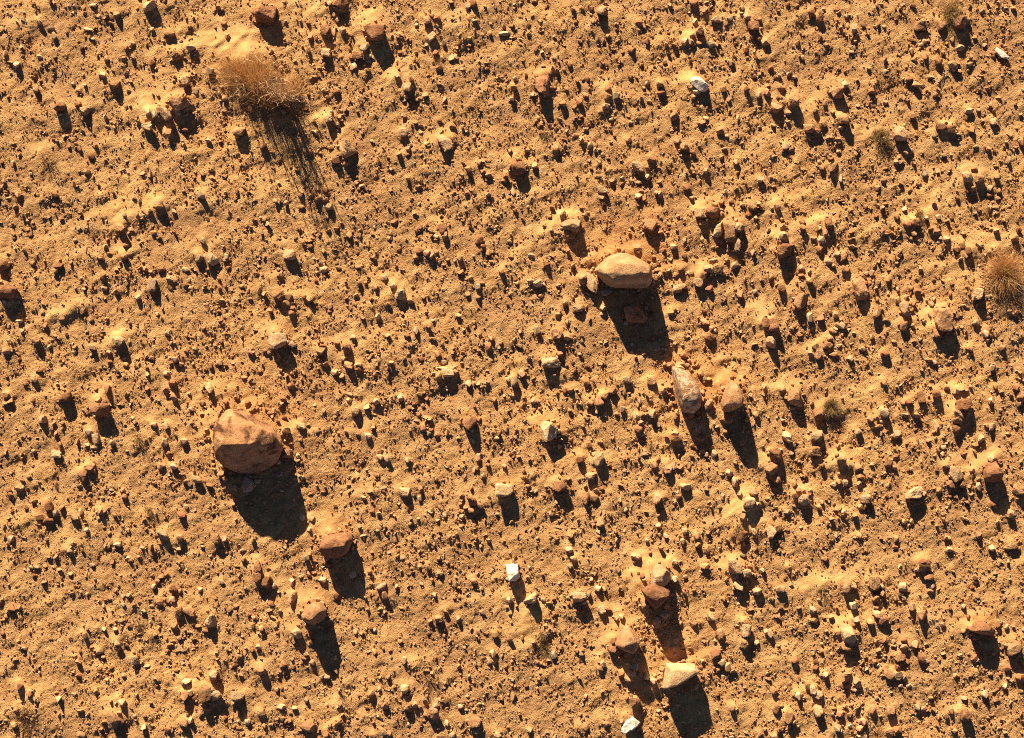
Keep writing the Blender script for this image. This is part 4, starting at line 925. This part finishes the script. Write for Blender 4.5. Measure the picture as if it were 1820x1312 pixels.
# the big straw-coloured bush: a low dense tangle with a few tall thin stems
bush = plant_root('dry_bush', 464, 158, 'large straw-coloured dry bush with long thin stems casting a streaky shadow', 'bush', 'dry plants on the sand')
cs, ws = [], []
clumps = []
for i in range(26):
    t = i / 25
    ox = -44 + 98 * t + random.gauss(0, 4)
    clumps.append((ox, -ox * .34 - 4 + random.gauss(0, 10), math.radians(122 - 50 * t) + random.gauss(0, .3), random.uniform(.35, 1.15), random.uniform(.19, .37) * (1 - .6 * abs(t - .40))))
for i in range(9):
    clumps.append((random.uniform(-34, 30), random.uniform(0, 22), random.uniform(1.2, 3.0), random.uniform(.4, 1.0), random.uniform(.10, .17)))
for i in range(10):
    clumps.append((random.uniform(-50, 14), random.uniform(8, 34) , random.uniform(1.3, 2.4), random.uniform(.6, 1.2), random.uniform(.14, .22)))
for (cx_, cy_, caz, cl, cL) in clumps:
    for i in range(random.randint(45, 120)):
        c0 = (( cx_ + random.gauss(0, 3.5)) * S, (cy_ + random.gauss(0, 3.5)) * S, random.uniform(0, .03))
        cs.append(curve(c0, caz + random.gauss(0, .55), max(.02, cl + random.gauss(0, .35)), cL * random.uniform(.5, 1.25), random.uniform(-.6, 1.0), 7, .17))
        ws.append(random.uniform(.0016, .0034))
strands('straw', bush, M_STRAW, rel(bush, cs), ws, kind='stuff')
cs, ws = [], []
for i in range(850):       # dense woody mass at the foot
    ox = random.gauss(2, 25); oy = random.gauss(-6, 12) - abs(ox) * .1
    cs.append(curve((ox * S, oy * S - ox * S * .3, random.uniform(0, .05)), random.uniform(0, 6.28), random.uniform(.4, 1.4), random.uniform(.06, .17), .5, 5, .3))
    ws.append(random.uniform(.0018, .0036))
strands('twigs', bush, M_OLIVE, rel(bush, cs), ws, kind='stuff')
for i in range(34):
    ox = random.uniform(-34, 56) if i > 12 else random.uniform(26, 56)
    c = curve((ox * S, (-8 - abs(ox) * .22 + random.gauss(0, 8)) * S, 0), math.radians(random.uniform(-60, 130)), random.uniform(.0, .22), random.uniform(.34, .70), random.uniform(-.2, .45), 12, .06)
    st = strands('stem', bush, M_STEM, [c], [random.uniform(.007, .013)], tube=True)
    side = []
    for q in range(5):
        k = random.randint(3, 10)
        side.append(curve(c[k], random.uniform(0, 6.28), random.uniform(.2, .9), random.uniform(.08, .2), random.uniform(-.5, .3), 6, .12))
    strands('side_twigs', st, M_STEM, side, [.0045] * 5, kind='stuff', tube=True)
for p in (((38, -8), (52, -16), (70, -14), (82, 2), (84, 12)), ((44, -16), (56, -22), (62, -34)), ((80, -18), (88, -30), (90, -42)), ((-30, 40), (-22, 48), (-10, 44)), ((-8, 56), (2, 44), (10, 40))):
    q = np.array([(a * S, b * S, .10 + .015 * k) for k, (a, b) in enumerate(p)])
    strands('dead_branch', bush, M_STEM, [q], [.009], tube=True)

bush2 = plant_root('dry_bush', 1784, 486, 'round golden dry bush cut off by the right edge of the photo', 'bush', 'dry plants on the sand')
cs, ws = [], []
for i in range(1500):
    a = random.uniform(0, 6.283); rr = random.uniform(0, 14)
    az = a + random.gauss(0, .5) if random.random() < .5 else random.gauss(math.radians(85), 1.1)
    cs.append(curve((math.cos(a) * rr * S, math.sin(a) * rr * S, 0), az, random.uniform(.15, 1.1), random.uniform(.12, .27), random.uniform(.1, 1.0), 6, .16))
    ws.append(random.uniform(.0016, .003))
strands('straw', bush2, M_STRAW, rel(bush2, cs), ws, kind='stuff')
for i in range(14):
    c = curve((random.uniform(-10, 14) * S, random.uniform(-10, 4) * S, 0), random.uniform(0, 6.28), random.uniform(.05, .5), random.uniform(.2, .4), .2, 9, .06)
    strands('stem', bush2, M_STEM, [c], [random.uniform(.003, .0055)], tube=True)

def small_plant(px, py, R, n, mat, label, hgt=1.0, name='dry_shrub', cat='shrub', up=(.1, 1.1), kink=.1, stems=5, az0=None, spread=3.14, width=(.0016, .003)):
    e = plant_root(name, px, py, label, cat, 'dry plants on the sand')
    cs, ws = [], []
    for i in range(n):
        a = random.uniform(0, 6.283) if az0 is None else az0 + random.uniform(-spread, spread)
        rr = abs(random.gauss(0, .25)) * R * S
        c = curve((math.cos(a) * rr, math.sin(a) * rr, 0), a + random.gauss(0, .3), random.uniform(*up), R * S * random.uniform(.6, 1.35) * hgt, random.uniform(0, .8), 6, .2, kink)
        cs.append(c); ws.append(random.uniform(*width))
        if random.random() < .5:
            k = random.randint(2, 4)
            cs.append(curve(c[k], a + random.gauss(0, 1.0), random.uniform(.4, 1.3), R * S * .5 * hgt, .2, 4, .2)); ws.append(.0018)
    strands('twigs', e, mat, rel(e, cs), ws, kind='stuff')
    for i in range(stems):
        a = random.uniform(0, 6.283) if az0 is None else az0 + random.uniform(-spread, spread)
        c = curve((0, 0, 0), a, random.uniform(up[0], up[1]), R * S * random.uniform(.9, 1.4) * hgt, .3, 8, .12, kink)
        strands('stem', e, mat if mat is M_TWIG else M_STEM, rel(e, [c]), [random.uniform(.0035, .006)], tube=True)
    return e

small_plant(1566, 244, 17, 420, M_OLIVE, 'small fuzzy brown shrub beside a peaked tan rock', stems=4)
small_plant(1476, 722, 19, 520, M_OLIVE, 'fuzzy brown shrub between two flat-topped orange stones', stems=6)
small_plant(1690, 22, 24, 420, M_OLIVE, 'dark scraggly shrub behind a blackened rock at the top right', stems=8, up=(.2, 1.3))
small_plant(1632, 380, 11, 180, M_OLIVE, 'tiny brown shrub growing behind two rust-red stones', stems=3)
small_plant(764, 1212, 22, 60, M_TWIG, 'dead black weed with long sprawling stalks near the bottom edge', name='dead_weed', cat='weed', stems=12, up=(.5, 1.45))
small_plant(48, 1276, 26, 110, M_TWIG, 'dark collapsed weed in the bottom left corner', name='dead_weed', cat='weed', stems=12, up=(.4, 1.45))
small_plant(962, 1128, 12, 90, M_OLIVE, 'short grey-brown weed, upper of a pair beside a grey pebble', name='dead_weed', cat='weed', stems=4)
small_plant(966, 1154, 15, 120, M_OLIVE, 'bushy grey-brown weed, lower of a pair beside a grey pebble', name='dead_weed', cat='weed', stems=4)
small_plant(88, 292, 17, 60, M_TWIG, 'sparse dark weed in the upper left with thin stalks', name='dead_weed', cat='weed', stems=8, up=(.3, 1.4))
small_plant(138, 546, 12, 50, M_OLIVE, 'small sparse weed on a bright sand patch near the left edge', name='dead_weed', cat='weed', stems=4)
small_plant(246, 778, 13, 50, M_OLIVE, 'thin upright weed left of the largest boulder', name='dead_weed', cat='weed', stems=5, up=(.05, .8), hgt=1.5)
small_plant(264, 904, 14, 60, M_OLIVE, 'faint brown weed below and left of the largest boulder', name='dead_weed', cat='weed', stems=5)
small_plant(970, 244, 14, 90, M_OLIVE, 'low brown weed beneath the triangular rust-brown rock', name='dead_weed', cat='weed', stems=4)
small_plant(1262, 480, 12, 130, M_OLIVE, 'tuft of dry weed among small stones right of the ridged boulder', name='dead_weed', cat='weed', stems=4)
small_plant(248, 1112, 12, 60, M_TWIG, 'dark crumpled weed, upper of two in the lower left', name='dead_weed', cat='weed', stems=5, up=(.4, 1.4))
small_plant(274, 1136, 11, 60, M_TWIG, 'dark crumpled weed, lower of two in the lower left', name='dead_weed', cat='weed', stems=5, up=(.4, 1.4))
small_plant(1310, 936, 14, 80, M_OLIVE, 'dry weed on a bright drift above a mottled round stone', name='dead_weed', cat='weed', stems=5)
small_plant(778, 112, 12, 60, M_OLIVE, 'ragged dry weed right of the square rust-red rock', name='dead_weed', cat='weed', stems=5)
small_plant(695, 996, 14, 60, M_OLIVE, 'faint dry weed right of the oblong red rock', name='dead_weed', cat='weed', stems=3)
small_plant(1158, 556, 9, 60, M_OLIVE, 'tiny dry tuft at the right edge of the ridged boulder shadow', name='dead_weed', cat='weed', stems=3)
small_plant(1156, 792, 9, 50, M_OLIVE, 'tiny dry tuft below the pale streaked slab', name='dead_weed', cat='weed', stems=3)
small_plant(1460, 1048, 11, 30, M_OLIVE, 'sparse dry stalks on a drift in the lower right', name='dead_weed', cat='weed', stems=6, up=(.2, 1.2), hgt=1.4)
small_plant(1772, 1090, 9, 10, M_TWIG, 'thin forked stalk above the humped brown rock at right', name='dead_weed', cat='weed', stems=5, up=(.3, 1.2), hgt=1.4)
small_plant(1345, 945, 10, 20, M_TWIG, 'thin leaning stalks above a pale-topped rock', name='dead_weed', cat='weed', stems=5, up=(.1, .7), hgt=2.0)
small_plant(608, 1236, 10, 60, M_OLIVE, 'faint brown tuft on the drift near the bottom', name='dead_weed', cat='weed', stems=3)
small_plant(668, 878, 9, 40, M_TWIG, 'small dark weed touching a curled stick', name='dead_weed', cat='weed', stems=4, up=(.5, 1.4))

def stick(pts, w, label, z=.012):
    q = []
    for a, b in pts: q.append((wx(a), wy(b), float(ground_z(wx(a), wy(b))) + z))
    q = np.array(q); k = np.linspace(0, len(q) - 1, (len(q) - 1) * 4 + 1); i = np.minimum(k.astype(int), len(q) - 2); u = (k - i)[:, None]
    ob = strands('stick', None, M_TWIG, [q[i] * (1 - u) + q[i + 1] * u], [w], tube=True)
    ob['category'] = 'stick'; ob['label'] = label; ob['group'] = 'dry sticks lying on the ground'
stick([(664,880),(672,876),(680,871),(688,874),(693,881),(690,886),(684,882)], .008, 'curled dark stick lying on bright sand in the left half', .03)
stick([(577,758),(583,762),(588,757)], .007, 'tiny forked dark stick right of the largest boulder', .02)
stick([(106,430),(109,425),(114,422)], .006, 'short curved dark twig near the left edge', .02)
stick([(222,49),(228,42),(237,36)], .005, 'thin dark twig in the upper left below two stones', .015)
stick([(12,590),(18,594),(27,598)], .007, 'short dark stick near the left edge', .015)
stick([(1562,1090),(1575,1086),(1584,1083)], .006, 'thin twig lying among gravel in the lower right', .015)

# plant litter blown about the ground
cs = []
for i in range(420):
    if i < 170: px, py = random.gauss(500, 70), random.gauss(190, 60)
    elif i < 240: px, py = random.gauss(1785, 50), random.gauss(520, 45)
    else: px, py = random.uniform(-60, 1880), random.uniform(-60, 1370)
    a = random.uniform(0, 6.28); L = random.uniform(.015, .05); x, y = wx(px), wy(py)
    q = np.array([(x + math.cos(a + k * .25) * L * (k - 1), y + math.sin(a + k * .25) * L * (k - 1), 0) for k in range(3)])
    q[:, 2] = ground_z(q[:, 0], q[:, 1]) + .004
    cs.append(q)
lit = strands('plant_litter', None, M_STEM, cs, [.0035] * len(cs), kind='stuff', tube=True)
lit['category'] = 'plant litter'; lit['label'] = 'tiny broken dry stems strewn over the sand'
